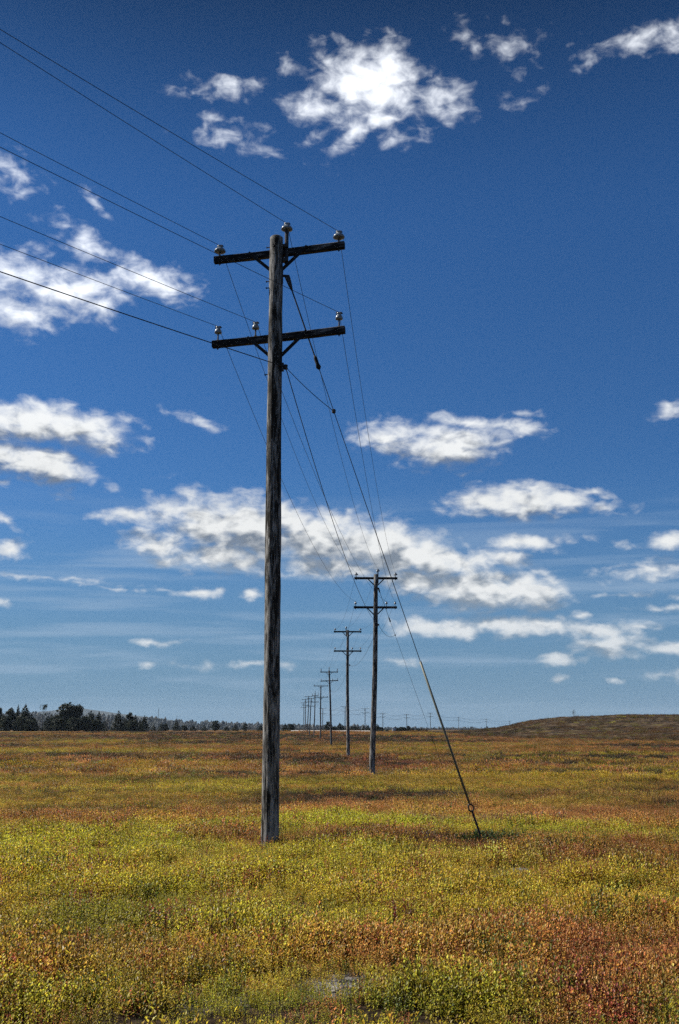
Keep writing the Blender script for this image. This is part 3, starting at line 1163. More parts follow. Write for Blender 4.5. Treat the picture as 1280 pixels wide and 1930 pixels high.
for key, desc, rad in WN:
    pts = []
    a0 = ATT[0][key]
    far0 = a0 + BACKDIR * 42 + Vector((-0.195, -0.41, 0)) * LAT[key]
    lo, hi = -6.0, 6.0
    for _ in range(30):
        dz = (lo + hi) / 2
        sp_ = span(far0 + Vector((0, 0, dz)), a0, 0.6, 60)
        if edge_y(sp_) > LEFT_EDGE[key]:
            lo = dz
        else:
            hi = dz
    pts += sp_
    for i in range(len(ATT) - 1):
        a, b = ATT[i][key], ATT[i + 1][key]
        L = (b - a).length
        sg = {0: 0.95, 1: 0.85, 2: 1.0, 3: 1.2}.get(i, 0.9)
        if key == 'N':
            sg *= 0.85
        pts += span(a, b, sg, 24)[1:]
    mb = MB()
    mb.tube(pts, rad, 5)
    o = mb.build('overhead_wire' if key != 'N' else 'overhead_cable', M['wire'] if key != 'N' else M['cable'])
    tag(o, ('thin overhead wire tied to the ' if key != 'N' else 'thicker black overhead cable held by the ') + desc, 'wire' if key != 'N' else 'cable', 'overhead wires of the main line')


# ------------------------------------------------------------------ guy wires
def proj_y(v):
    dv = v - Vector((0, 0, EYE))
    return 965 - F_PX * (dv.z * CP - dv.y * SP) / (dv.y * CP + dv.z * SP)


def guy(pole_root, top, gpx, label, fine, marks):
    """stay from a pole to its ground anchor; marks: photo heights of guard top, eye, strain insulator, clamp"""
    Yg = ground_Y(gpx[1], 0.0 if fine else -0.33)
    anchor = P(gpx[0], gpx[1], Yg)
    root = empty('guy_wire', anchor + Vector((0, 0, GZ)), label, 'guy wire', 'guy wires staying the poles')
    a = top - anchor
    shift = Vector((0, 0, -GZ))

    def at(t):
        return a * (1 - t) + shift

    def t_of(py):
        lo, hi = 0.0, 1.0
        for _ in range(40):
            m = (lo + hi) / 2
            if proj_y(anchor + a * (1 - m)) < py:
                lo = m
            else:
                hi = m
        return lo
    tg, te, ts, tc_ = [t_of(q) for q in marks]
    s = MB()
    s.tube([at(0), at(ts)], 0.0125 if fine else 0.010, 6)
    s.build('upper_strand', M['cable'], root)
    s = MB()
    s.tube([at(ts), at(te)], 0.0062 if fine else 0.007, 6)
    s.build('lower_strand', M['wire'], root)
    if fine:
        g = MB()
        g.tube([at(tg), at(lerp(tg, te, 0.5)), at(te - 0.004)], 0.0185, 8)
        g.build('guard_tube', M['guard'], root, True)
    r = MB()
    r.tube([at(te + 0.008), at(1.05)], 0.017 if fine else 0.012, 8)
    ro = r.build('anchor_rod', M['iron'], root)
    e = MB()
    dv = a.normalized()
    side = dv.cross(Vector((0, 1, 0))).normalized()
    c = at(te + 0.004)
    e.tube([c + (side * math.cos(q) * 0.042 + dv * math.sin(q) * 0.062) for q in [2 * math.pi * k / 14 for k in range(15)]], 0.012, 6)
    e.build('eye', M['iron'], ro)
    k = MB()
    k.tube([at(ts - 0.020), at(ts - 0.014), at(ts - 0.004), at(ts + 0.002), at(ts + 0.006)], [0.014, 0.032, 0.030, 0.046, 0.02], 10)
    k.build('strain_insulator', M['brace'], root, True)
    j = MB()
    j.tube([at(0.0), at(0.006), at(0.018), at(0.028)], [0.045, 0.045, 0.034, 0.015], 8)
    j.build('thimble', M['iron'], root, True)
    cl = MB()
    cl.lathe([(0.012, -0.04), (0.034, -0.025), (0.034, 0.025), (0.012, 0.04)], at(tc_), 8)
    cl.build('clamp', M['iron'], root)
    # plate that ties it to the pole
    base = pole_root.location
    tp = top - base
    br = MB()
    br.tube([(tp.x - 0.16, tp.y, tp.z), tuple(tp)], 0.022, 6)
    br.box((tp.x - 0.085, tp.y, tp.z), (0.018, 0.045, 0.13))
    br.build('guy_bracket', M['iron'], pole_root)
    return root, anchor + a * (1 - tc_)


b1, t1 = pole_pts[0]
g1, bond1 = guy(POLES[0], P(541, 520, b1.y), (911, 1590), 'thick guy wire with pale guard tube running from nearest pole to ground', True, (1247, 1518, 690, 775))
b2, t2 = pole_pts[1]
g2, bond2 = guy(POLES[1], P(713, 1108, b2.y), (836, 1451), 'thin guy wire slanting right from the second pole to the ground', False, (1300, 1390, 1170, 1197))

# bonding leads from the neutral clamps across to the guys
ld = MB()
ld.tube(span(ATT[0]['N'], bond1, 0.035, 14), 0.0062, 5)
tag(ld.build('bonding_wire', M['wire']), 'short slack bonding wire between the nearest pole clamp and its guy', 'wire')
ld = MB()
ld.tube(span(ATT[1]['N'], bond2, 0.30, 14), 0.008, 5)
tag(ld.build('bonding_wire', M['wire']), 'short sagging bonding wire between the second pole and its guy', 'wire')

# ------------------------------------------------------------------ far line of poles
FAR = [(608.5, 1334.5, 430), (650.5, 1331, 405), (688, 1335, 440), (721.5, 1344, 520), (766.5, 1346, 560), (811, 1343.5, 545), (864.5, 1352, 690), (916.5, 1355.5, 770), (960.5, 1359, 850)]
FL = ['far utility pole just right of the fifth pole of the main row', 'far utility pole almost hidden behind the third pole of the main row',
      'far utility pole between the third and second poles of the main row', 'first far utility pole right of the second main pole, above dark trees',
      'far utility pole above the small dark tree clump', 'far utility pole just left of the thick guy wire',
      'far utility pole just right of the thick guy wire', 'far utility pole second from the right, above the rise', 'farthest right utility pole, half sunk behind the grassy rise']
fatt = []
fm = {}
for i, (px, py, Y) in enumerate(FAR):
    top = P(px, py, Y)
    bz = min(tz(top.x, Y), 1.1)
    base = Vector((top.x, Y, bz))
    sp = dict(angle=0 if i < 6 else 35, L=2.9 if i < 6 else 2.6, zt=0.35 if i in (3, 6, 7, 8) else 0.2, zl=1.9 if i not in (0,) else 2.3, r=(0.16, 0.13), brace=False, clamp=False, pins=False, ridge=i in (3, 6, 7, 8), seed=40 + i,
              insT='post' if i in (3, 6, 7, 8) else 'small', ridge_off=0, ridge_back=0, ridge_h=0.6)
    root, att = make_pole(base, top, sp, FL[i], 'utility poles of the far line beyond the field')
    fatt.append(att)
for key, desc in (('TL', 'upper left'), ('TR', 'upper right'), ('LL', 'lower left'), ('LR', 'lower right')):
    pts = []
    for i in range(len(fatt) - 1):
        pts += span(fatt[i][key], fatt[i + 1][key], 1.4, 12)[(0 if i == 0 else 1):]
    mb = MB()
    mb.tube(pts, 0.03, 4)
    tag(mb.build('overhead_wire', M['wire']), 'faint distant wire along the %s ends of the far poles\' crossarms' % desc, 'wire', 'overhead wires of the far line')

# ------------------------------------------------------------------ low plants covering the field
def leaf_material():
    m, n, out = new_mat('autumn_leaves')
    at = n.n('ShaderNodeAttribute', attribute_type='INSTANCER')
    at.attribute_name = 'col'
    lv = n.n('ShaderNodeAttribute')
    lv.attribute_name = 'lv'
    hs = n.n('ShaderNodeHueSaturation')
    n.link(at.outputs['Color'], hs.inputs['Color'])
    n.link(n.smooth(lv.outputs['Fac'], 0, 1, 0.47, 0.53, 'LINEAR'), hs.inputs['Hue'])
    lv2 = n.math('FRACT', n.math('MULTIPLY', lv.outputs['Fac'], 17.3))
    n.link(n.smooth(lv2, 0, 1, 0.5, 1.45, 'LINEAR'), hs.inputs['Value'])
    hs.inputs['Saturation'].default_value = 1.0
    d = n.n('ShaderNodeBsdfPrincipled')
    d.inputs['Roughness'].default_value = 0.5
    d.inputs['Specular IOR Level'].default_value = 0.45
    n.link(hs.outputs[0], d.inputs['Base Color'])
    t = n.n('ShaderNodeBsdfTranslucent')
    n.link(hs.outputs[0], t.inputs['Color'])
    mx = n.n('ShaderNodeMixShader')
    mx.inputs[0].default_value = 0.5
    n.link(d.outputs[0], mx.inputs[1])
    n.link(t.outputs[0], mx.inputs[2])
    n.link(mx.outputs[0], out.inputs[0])
    return m


M['leaf'] = leaf_material()
M['twig'] = plain('dark_twigs', (0.035, 0.020, 0.014, 1), 0.9, 0, 0.1)


def plant_mesh(name, stems, radius, hmin, hmax, leaves, size, seed, lean=0.35, twigr=0.0022):
    rng = random.Random(seed)
    vs, fs, lv, mi = [], [], [], []
    for s in range(stems):
        a = rng.random() * 2 * math.pi
        r = radius * math.sqrt(rng.random())
        b = Vector((r * math.cos(a), r * math.sin(a), -0.03))
        h = rng.uniform(hmin, hmax)
        la = rng.random() * 2 * math.pi
        tip = b + Vector((math.cos(la) * lean * h * rng.random(), math.sin(la) * lean * h * rng.random(), h + 0.03))
        # twig: a thin three-sided stalk
        o = len(vs)
        for p, rr in ((b, twigr), (tip, twigr * 0.4)):
            for k in range(3):
                q = 2 * math.pi * k / 3
                vs.append(p + Vector((math.cos(q) * rr, math.sin(q) * rr, 0)))
                lv.append(0.5)
        for k in range(3):
            fs.append((o + k, o + (k + 1) % 3, o + 3 + (k + 1) % 3, o + 3 + k))
            mi.append(1)
        for l in range(leaves):
            t = 0.22 + 0.80 * (l + rng.random()) / leaves
            p = b.lerp(tip, min(t, 1.0))
            az = l * 2.4 + rng.random() * 1.2
            out = Vector((math.cos(az), math.sin(az), rng.uniform(0.35, 1.7))).normalized()
            sd = out.cross(Vector((0, 0, 1))).normalized()
            L = size * rng.uniform(0.7, 1.3)
            Wd = L * rng.uniform(0.45, 0.62)
            nrm = sd.cross(out)
            o = len(vs)
            vs += [p, p + out * (L * 0.5) + sd * (Wd * 0.5) + nrm * (L * 0.10), p + out * L, p + out * (L * 0.5) - sd * (Wd * 0.5) + nrm * (L * 0.10)]
            v = rng.random()
            lv += [v] * 4
            fs += [(o, o + 1, o + 2), (o, o + 2, o + 3)]
            mi += [0, 0]
    me = bpy.data.meshes.new(name)
    me.from_pydata([tuple(v) for v in vs], [], fs)
    me.materials.append(M['leaf'])
    me.materials.append(M['twig'])
    me.polygons.foreach_set('material_index', mi)
    a = me.attributes.new('lv', 'FLOAT', 'POINT')
    a.data.foreach_set('value', lv)
    me.update()
    return me


def proto_collection(name, meshes):
    c = bpy.data.collections.new(name)
    for i, me in enumerate(meshes):
        c.objects.link(bpy.data.objects.new('%s_%02d' % (name, i), me))
    return c


def scatter_tree():
    g = bpy.data.node_groups.new('scatter', 'GeometryNodeTree')
    g.interface.new_socket('Geometry', in_out='INPUT', socket_type='NodeSocketGeometry')
    cs = g.interface.new_socket('Plants', in_out='INPUT', socket_type='NodeSocketCollection')
    g.interface.new_socket('Geometry', in_out='OUTPUT', socket_type='NodeSocketGeometry')
    gi = g.nodes.new('NodeGroupInput')
    go = g.nodes.new('NodeGroupOutput')
    ci = g.nodes.new('GeometryNodeCollectionInfo')
    ci.inputs['Separate Children'].default_value = True
    ci.inputs['Reset Children'].default_value = True
    g.links.new(gi.outputs['Plants'], ci.inputs['Collection'])
    ip = g.nodes.new('GeometryNodeInstanceOnPoints')
    g.links.new(gi.outputs['Geometry'], ip.inputs['Points'])
    g.links.new(ci.outputs[0], ip.inputs['Instance'])
    ip.inputs['Pick Instance'].default_value = True

    def na(nm, ty):
        a = g.nodes.new('GeometryNodeInputNamedAttribute')
        a.data_type = ty
        a.inputs['Name'].default_value = nm
        return a.outputs[0]
    g.links.new(na('vid', 'INT'), ip.inputs['Instance Index'])
    e2r = g.nodes.new('FunctionNodeEulerToRotation')
    g.links.new(na('rot', 'FLOAT_VECTOR'), e2r.inputs[0])
    g.links.new(e2r.outputs[0], ip.inputs['Rotation'])
    g.links.new(na('scl', 'FLOAT_VECTOR'), ip.inputs['Scale'])
    g.links.new(ip.outputs[0], go.inputs[0])
    return g, cs.identifier


SCAT, SCAT_ID = scatter_tree()
nrng = np.random.default_rng(11)


def scatter(name, label, coll, nvar, x, y, z, scl, col, tilt=0.12):
    n = len(x)
    me = bpy.data.meshes.new(name)
    me.vertices.add(n)
    me.vertices.foreach_set('co', np.stack([x, y, z], 1).astype(np.float32).ravel())
    rgba = np.ones((n, 4), np.float32)
    rgba[:, :3] = col
    me.attributes.new('col', 'FLOAT_COLOR', 'POINT').data.foreach_set('color', rgba.ravel())
    me.attributes.new('vid', 'INT', 'POINT').data.foreach_set('value', nrng.integers(0, nvar, n).astype(np.int32))
    rot = np.stack([nrng.normal(0, tilt, n), nrng.normal(0, tilt, n), nrng.random(n) * 6.283], 1).astype(np.float32)
    me.attributes.new('rot', 'FLOAT_VECTOR', 'POINT').data.foreach_set('vector', rot.ravel())
    me.attributes.new('scl', 'FLOAT_VECTOR', 'POINT').data.foreach_set('vector', np.asarray(scl, np.float32).ravel())
    me.update()
    o = bpy.data.objects.new(name, me)
    COL.objects.link(o)
    mod = o.modifiers.new('scatter', 'NODES')
    mod.node_group = SCAT
    mod[SCAT_ID] = coll
    tag(o, label, kind='stuff')
    return o


NV = 8
near_c = proto_collection('sprig', [plant_mesh('sprig', 17, 0.13, 0.06, 0.155, 11, 0.0165, 100 + i, lean=0.22) for i in range(NV)])
mid_c = proto_collection('clump', [plant_mesh('clump', 24, 0.20, 0.06, 0.15, 9, 0.021, 200 + i, lean=0.22, twigr=0.003) for i in range(NV)])
far_c = proto_collection('tussock', [plant_mesh('tussock', 60, 0.55, 0.07, 0.19, 6, 0.046, 300 + i, lean=0.22, twigr=0.003) for i in range(NV)])


def field_points(y0, y1, dens, margin):
    """random spots in the wedge of field seen from near the camera"""
    area_n = int(dens * (y1 - y0) * (0.38 * (y0 + y1) + 2 * margin))
    y = y0 + (y1 - y0) * nrng.random(area_n * 2)
    x = (nrng.random(area_n * 2) * 2 - 1) * (0.38 * y1 + margin)
    keep = np.abs(x) < 0.38 * y + margin
    return x[keep], y[keep]


def grow(name, label, coll, y0, y1, dens, margin, smin, smax):
    x, y = field_points(y0, y1, dens, margin)
    keep = nrng.random(len(x)) > np.maximum(bare_mask(x, y) * 0.62, hill_mask(x, y))
    for (bx, by, r, s) in _res:
        keep &= (x - bx) ** 2 + (y - by) ** 2 > 0.17 ** 2
    # thin, low or missing cover in streaks
    thin = fbm(x / 5.0, y / 1.7, 120, 3)
    keep &= nrng.random(len(x)) < 0.55 + 0.45 * sstep(0.28, 0.45, thin)
    x, y = x[keep], y[keep]
    z = terrain(x, y)
    # ragged patch edges: neighbours mix plant by plant
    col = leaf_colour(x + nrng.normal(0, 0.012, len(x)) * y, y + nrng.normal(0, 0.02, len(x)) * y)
    jit = np.exp(nrng.normal(0, 0.22, (len(x), 1)))
    col = np.clip(col * jit, 0, 0.8)
    swap = nrng.random(len(x))
    col[swap < 0.07] = ORA * 0.9
    col[(swap > 0.07) & (swap < 0.12)] = GRN * 1.1
    col[(swap > 0.12) & (swap < 0.15)] = RED * 0.8
    s = smin + (smax - smin) * nrng.random(len(x))
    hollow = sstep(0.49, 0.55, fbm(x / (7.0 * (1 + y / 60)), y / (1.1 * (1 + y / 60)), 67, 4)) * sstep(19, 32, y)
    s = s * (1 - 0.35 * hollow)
    s = s * (0.60 + 0.75 * sstep(0.3, 0.7, fbm(x / 0.9, y / 0.7, 130, 3)))
    # trodden, shorter growth round the feet of the poles and the stay
    for (bx, by, r_, s_) in _res[:3] + [(2.30, ground_Y(1580), 0, 0)]:
        dd = np.sqrt((x - bx) ** 2 + ((y - (by - 0.5)) / 1.6) ** 2)
        s = s * (0.60 + 0.40 * sstep(0.3, 0.95, dd))
    tall = nrng.random(len(x)) < 0.035
    s[tall] *= 1.45
    col[tall] *= 0.6
    hs = np.stack([s, s, s * (0.8 + 0.5 * nrng.random(len(x)))], 1)
    return scatter(name, label, coll, NV, x, y, z - 0.01, hs, col)


grow('blueberry_plants', 'low autumn blueberry plants with yellow green orange leaves in foreground', near_c, 4.5, 15.0, 70, 2.5, 0.85, 1.35)
grow('blueberry_plants', 'orange and yellow green low plants around the nearest pole and beyond', mid_c, 15.0, 48.0, 38, 3.0, 0.75, 1.2)
grow('blueberry_plants', 'distant low heath plants in brown and olive streaks', far_c, 48.0, 190.0, 4.6, 6.0, 0.8, 1.3)


def scrub():
    n = 26000
    x = nrng.uniform(20, 190, n)
    y = nrng.uniform(165, 345, n)
    keep = nrng.random(n) < hill_mask(x, y) * (0.25 + 0.75 * sstep(0.42, 0.58, fbm(x / 9, y / 5, 140, 4)))
    x, y = x[keep], y[keep]
    c = np.where((fbm(x / 12, y / 6, 141, 3) > 0.5)[:, None], DRK * 0.9, BRN * 0.55)
    lime = nrng.random(len(x)) < 0.09
    c[lime] = LIM * 0.28
    c = c * np.exp(nrng.normal(0, 0.35, (len(x), 1)))
    s = nrng.uniform(0.9, 2.2, len(x))
    scatter('heath_scrub', 'dark scrubby heath covering the rise on the right', far_c, NV, x, y, terrain(x, y) - 0.02, np.stack([s, s, s * 0.8], 1), c)


scrub()

grow('blueberry_plants', 'farthest low heath plants near the tree line', far_c, 190.0, 312.0, 1.6, 8.0, 1.2, 2.0)

# ------------------------------------------------------------------ weeds and rocks in the field
def solid_leaf(name, col):
    m, n, out = new_mat(name)
    lv = n.n('ShaderNodeAttribute')
    lv.attribute_name = 'lv'
    c = n.mix(lv.outputs['Fac'], tuple(k * 0.5 for k in col) + (1,), tuple(k * 1.35 for k in col) + (1,))
    d = n.n('ShaderNodeBsdfPrincipled')
    d.inputs['Roughness'].default_value = 0.6
    d.inputs['Specular IOR Level'].default_value = 0.25
    n.link(c, d.inputs['Base Color'])
    t = n.n('ShaderNodeBsdfTranslucent')
    n.link(c, t.inputs['Color'])
    mx = n.n('ShaderNodeMixShader')
    mx.inputs[0].default_value = 0.3
    n.link(d.outputs[0], mx.inputs[1])
    n.link(t.outputs[0], mx.inputs[2])
    n.link(mx.outputs[0], out.inputs[0])
    return m


M['weed'] = solid_leaf('weed_leaves', (0.045, 0.075, 0.018))
M['brownweed'] = solid_leaf('brown_weed_leaves', (0.05, 0.04, 0.02))
M['redleaf'] = solid_leaf('red_bush_leaves', (0.20, 0.030, 0.022))


def weed(px, py, h, rad, stems, leaves, size, mat, label, cat='weed', name='leafy_weed', seed=1, group=None):
    Y = ground_Y(py, (-0.33 if py < 1480 else 0.0) + GZ)
    x = (px - 640) / 1944 * Y
    z = tz(x, Y)
    root = empty(name, (x, Y, z), label, cat, group)
    me = plant_mesh('foliage', stems, rad, h * 0.5, h, leaves, size, seed, lean=0.5, twigr=0.005)
    me.materials[0] = mat
    # foliage and stalks as two parts
    o = part('foliage', me, root)
    st = MB()
    rng = random.Random(seed + 5)
    for k in range(max(2, stems // 4)):
        a = rng.random() * 6.28
        r = rad * rng.random() * 0.6
        st.tube([(r * math.cos(a), r * math.sin(a), -0.03), (r * 1.3 * math.cos(a), r * 1.3 * math.sin(a), h * rng.uniform(0.7, 1.0))], [0.008, 0.003], 4)
    st.build('stalks', M['twig'], root)
    return root


weed(908, 1604, 0.20, 0.24, 46, 9, 0.045, M['weed'], 'dark green leafy weed at the foot of the thick guy wire', seed=3)
weed(868, 1607, 0.18, 0.28, 34, 8, 0.04, M['weed'], 'small dark green weed just left of the guy wire foot', seed=4)
weed(950, 1612, 0.24, 0.34, 60, 9, 0.042, M['weed'], 'low dark green weed just right of the guy wire foot', seed=6)
weed(1000, 1620, 0.22, 0.36, 60, 9, 0.040, M['brownweed'], 'low dark brown weed farther right of the guy wire foot', seed=7)
weed(1090, 1905, 0.27, 0.42, 60, 9, 0.030, M['redleaf'], 'deep red blueberry bush at the bottom right corner', 'bush', 'red_bush', 9)
weed(657, 1478, 0.75, 0.16, 7, 7, 0.06, M['brownweed'], 'thin dark stalk weed standing below the third pole', name='weed_stalk', seed=12)
weed(752, 1462, 0.70, 0.5, 8, 6, 0.06, M['brownweed'], 'sparse thin dark stalks right of the second pole base', name='weed_stalk', seed=14)
weed(1193, 1422, 0.65, 0.12, 6, 5, 0.07, M['brownweed'], 'lone dark stalk weed far right below the rise', name='weed_stalk', seed=16)
weed(405, 1402, 1.0, 0.10, 5, 5, 0.08, M['brownweed'], 'lone dark stalk far left of the nearest pole', name='weed_stalk', seed=18)

M['rock'] = plain('pale_lichen_rock', (0.20, 0.195, 0.19, 1), 0.95, 0, 0.1, 0.45, 14)


def rock(px, py, w, d, h, label, seed):
    Y = ground_Y(py, GZ)
    x = (px - 640) / 1944 * Y
    z = tz(x, Y)
    rng = random.Random(seed)
    mb = MB()
    n, m = 22, 5
    vs = []
    for j in range(m):
        t = j / (m - 1)
        rr = [1.0, 1.02, 0.93, 0.7, 0.35][j]
        zz = [-0.06, 0.25, 0.75, 0.95, 1.0][j] * h
        for k in range(n):
            a = 2 * math.pi * k / n
            q = 0.75 + 0.5 * float(vnoise(np.array([math.cos(a) * 1.7 + seed]), np.array([math.sin(a) * 1.7 + j * 0.15]), seed))
            vs.append((w * rr * q * math.cos(a), d * rr * q * math.sin(a), zz + rng.uniform(-0.05, 0.05) * h))
    fs = []
    for j in range(m - 1):
        for k in range(n):
            fs.append((j * n + k, j * n + (k + 1) % n, (j + 1) * n + (k + 1) % n, (j + 1) * n + k))
    fs.append(tuple((m - 1) * n + k for k in range(n)))
    mb.add(vs, fs)
    o = mb.build('flat_rock', M['rock'], loc=(x, Y, z))
    tag(o, label, 'rock')


rock(968, 1662, 0.14, 0.12, 0.04, 'small grey flat rock in a gap right of centre', 8)


# ------------------------------------------------------------------ trees
M['spruce'] = solid_leaf('dark_needles', (0.012, 0.018, 0.008))
M['pine'] = solid_leaf('pine_needles', (0.016, 0.024, 0.010))
M['greytwig'] = plain('grey_bare_twigs', (0.16, 0.15, 0.14, 1), 0.9, 0, 0.1)
M['bark'] = plain('dark_bark', (0.05, 0.042, 0.036, 1), 0.9, 0, 0.1)


def leafy(quads, name, mat):
    """quads: centre, size -> loose, turned faces"""
    rng = random.Random(len(quads))
    vs, fs, lv = [], [], []
    for (c, s) in quads:
        a = Vector((rng.gauss(0, 1), rng.gauss(0, 1), rng.gauss(0, 0.7))).normalized()
        b = a.cross(Vector((rng.gauss(0, 1), rng.gauss(0, 1), rng.gauss(0, 1)))).normalized()
        o = len(vs)
        vs += [c - a * s, c + b * s * 0.55, c + a * s, c - b * s * 0.55]
        fs.append((o, o + 1, o + 2, o + 3))
        v = rng.random()
        lv += [v] * 4
    me = bpy.data.meshes.new(name)
    me.from_pydata([tuple(v) for v in vs], [], fs)
    me.materials.append(mat)
    a = me.attributes.new('lv', 'FLOAT', 'POINT')
    a.data.foreach_set('value', lv)
    me.update()
    return me


def trunk_me(h, r, n=5, limbs=0, seed=0, mat=None, reach=0.3, start=0.3):
    rng = random.Random(seed)
    mb = MB()
    mb.tube([(0, 0, -0.05), (0.01, 0, h * 0.5), (0, 0.01, h)], [r, r * 0.7, r * 0.25], n)
    for i in range(limbs):
        z = h * rng.uniform(start, 0.95)
        a = rng.random() * 6.28
        L = reach * rng.uniform(0.5, 1.0) * (1.15 - z / h * 0.7)
        mb.tube([(0, 0, z), (math.cos(a) * L * 0.6, math.sin(a) * L * 0.6, z + L * 0.35), (math.cos(a) * L, math.sin(a) * L, z + L * rng.uniform(0.5, 1.0))], [r * 0.35, r * 0.22, r * 0.08], 3)
    return mb.mesh('trunk', mat or M['bark'])


def spruce_quads(seed, ragged=0.25, n=1300):
    rng = random.Random(seed)
    q = []
    for i in range(n):
        z = 0.04 + 0.96 * (1 - math.sqrt(rng.random())) ** 0.9
        lev = math.sin(z * 46) * 0.10
        r = 0.5 * (1 - z) ** 0.78 * (1 + lev + rng.uniform(-ragged, ragged))
        a = rng.random() * 6.28
        rad = r * math.sqrt(rng.uniform(0.15, 1.0))
        q.append((Vector((rad * math.cos(a), rad * math.sin(a), z - rad * 0.10)), rng.uniform(0.025, 0.055)))
    for k in range(12):
        q.append((Vector((rng.gauss(0, 0.01), rng.gauss(0, 0.01), 0.97 + 0.004 * k)), 0.018))
    return q


def blob_quads(seed, blobs, per, zlo, zhi, shape, s0=0.028, s1=0.06):
    rng = random.Random(seed)
    q = []
    for b in range(blobs):
        z = zlo + (zhi - zlo) * (b + rng.random()) / blobs
        wd = shape(z)
        a = rng.random() * 6.28
        r = wd * math.sqrt(rng.random()) * 0.8
        c = Vector((r * math.cos(a), r * math.sin(a), z))
        br = rng.uniform(0.07, 0.15)
        for i in range(per):
            d = Vector((rng.gauss(0, 1), rng.gauss(0, 1), rng.gauss(0, 0.6))).normalized() * br * rng.random() ** 0.4
            q.append((c + Vector((d.x * 1.25, d.y * 1.25, d.z)), rng.uniform(s0, s1)))
    return q


KINDS = {}
for i in range(3):
    KINDS['spruce%d' % i] = (trunk_me(0.97, 0.022), leafy(spruce_quads(400 + i, 0.22 + 0.1 * i), 'crown', M['spruce']))
for i in range(3):
    KINDS['pine%d' % i] = (trunk_me(0.95, 0.025, limbs=8, seed=i), leafy(blob_quads(500 + i, 30, 60, 0.10, 0.95, lambda z: 0.42 * (1 - 0.75 * z ** 1.6)), 'crown', M['pine']))
for i in range(2):
    KINDS['round%d' % i] = (trunk_me(0.9, 0.03, limbs=10, seed=i + 4), leafy(blob_quads(600 + i, 46, 60, 0.10, 0.93, lambda z: 0.46 * math.sqrt(max(0.03, 1 - (max(0, z - 0.42) / 0.58) ** 2))), 'crown', M['pine']))
KINDS['umbrella0'] = (trunk_me(0.96, 0.018, limbs=5, seed=9, start=0.55, reach=0.22), leafy(blob_quads(700, 7, 30, 0.86, 0.99, lambda z: 0.30, 0.02, 0.04) + blob_quads(701, 3, 16, 0.60, 0.72, lambda z: 0.26, 0.02, 0.035), 'crown', M['pine']))
for i in range(2):
    KINDS['bare%d' % i] = (trunk_me(0.95, 0.018, limbs=30, seed=20 + i, mat=M['greytwig'], reach=0.5, start=0.12), None)
_tw = []
for i in range(2):
    rng = random.Random(800 + i)
    mb = MB()
    for k in range(150):
        z = rng.uniform(0.25, 0.9)
        a = rng.random() * 6.28
        r = 0.38 * math.sqrt(rng.random()) * (1.1 - 0.5 * z)
        c = Vector((r * math.cos(a), r * math.sin(a), z))
        d = Vector((math.cos(a) * 0.6, math.sin(a) * 0.6, rng.uniform(0.4, 1.2))).normalized() * rng.uniform(0.05, 0.12)
        mb.tube([c, c + d], [0.0045, 0.0015], 3, cap=False)
    KINDS['bare%d' % i] = (KINDS['bare%d' % i][0], mb.mesh('crown', M['greytwig']))

tree_rng = random.Random(5)


def tree(kind, px, top, wpx, Y, name, label, group):
    t = P(px, top, Y)
    z = min(tz(t.x, Y), 1.2) - 0.1
    h = t.z - z
    wd = wpx * 1.38 / 1944 * Y
    root = empty(name, (t.x, Y, z), label, 'tree', group)
    root.rotation_euler = (0, 0, tree_rng.random() * 6.28)
    root.scale = (wd, wd, h)
    tr, cr = KINDS[kind]
    part('trunk', tr, root)
    if cr:
        part('crown', cr, root)
    return root


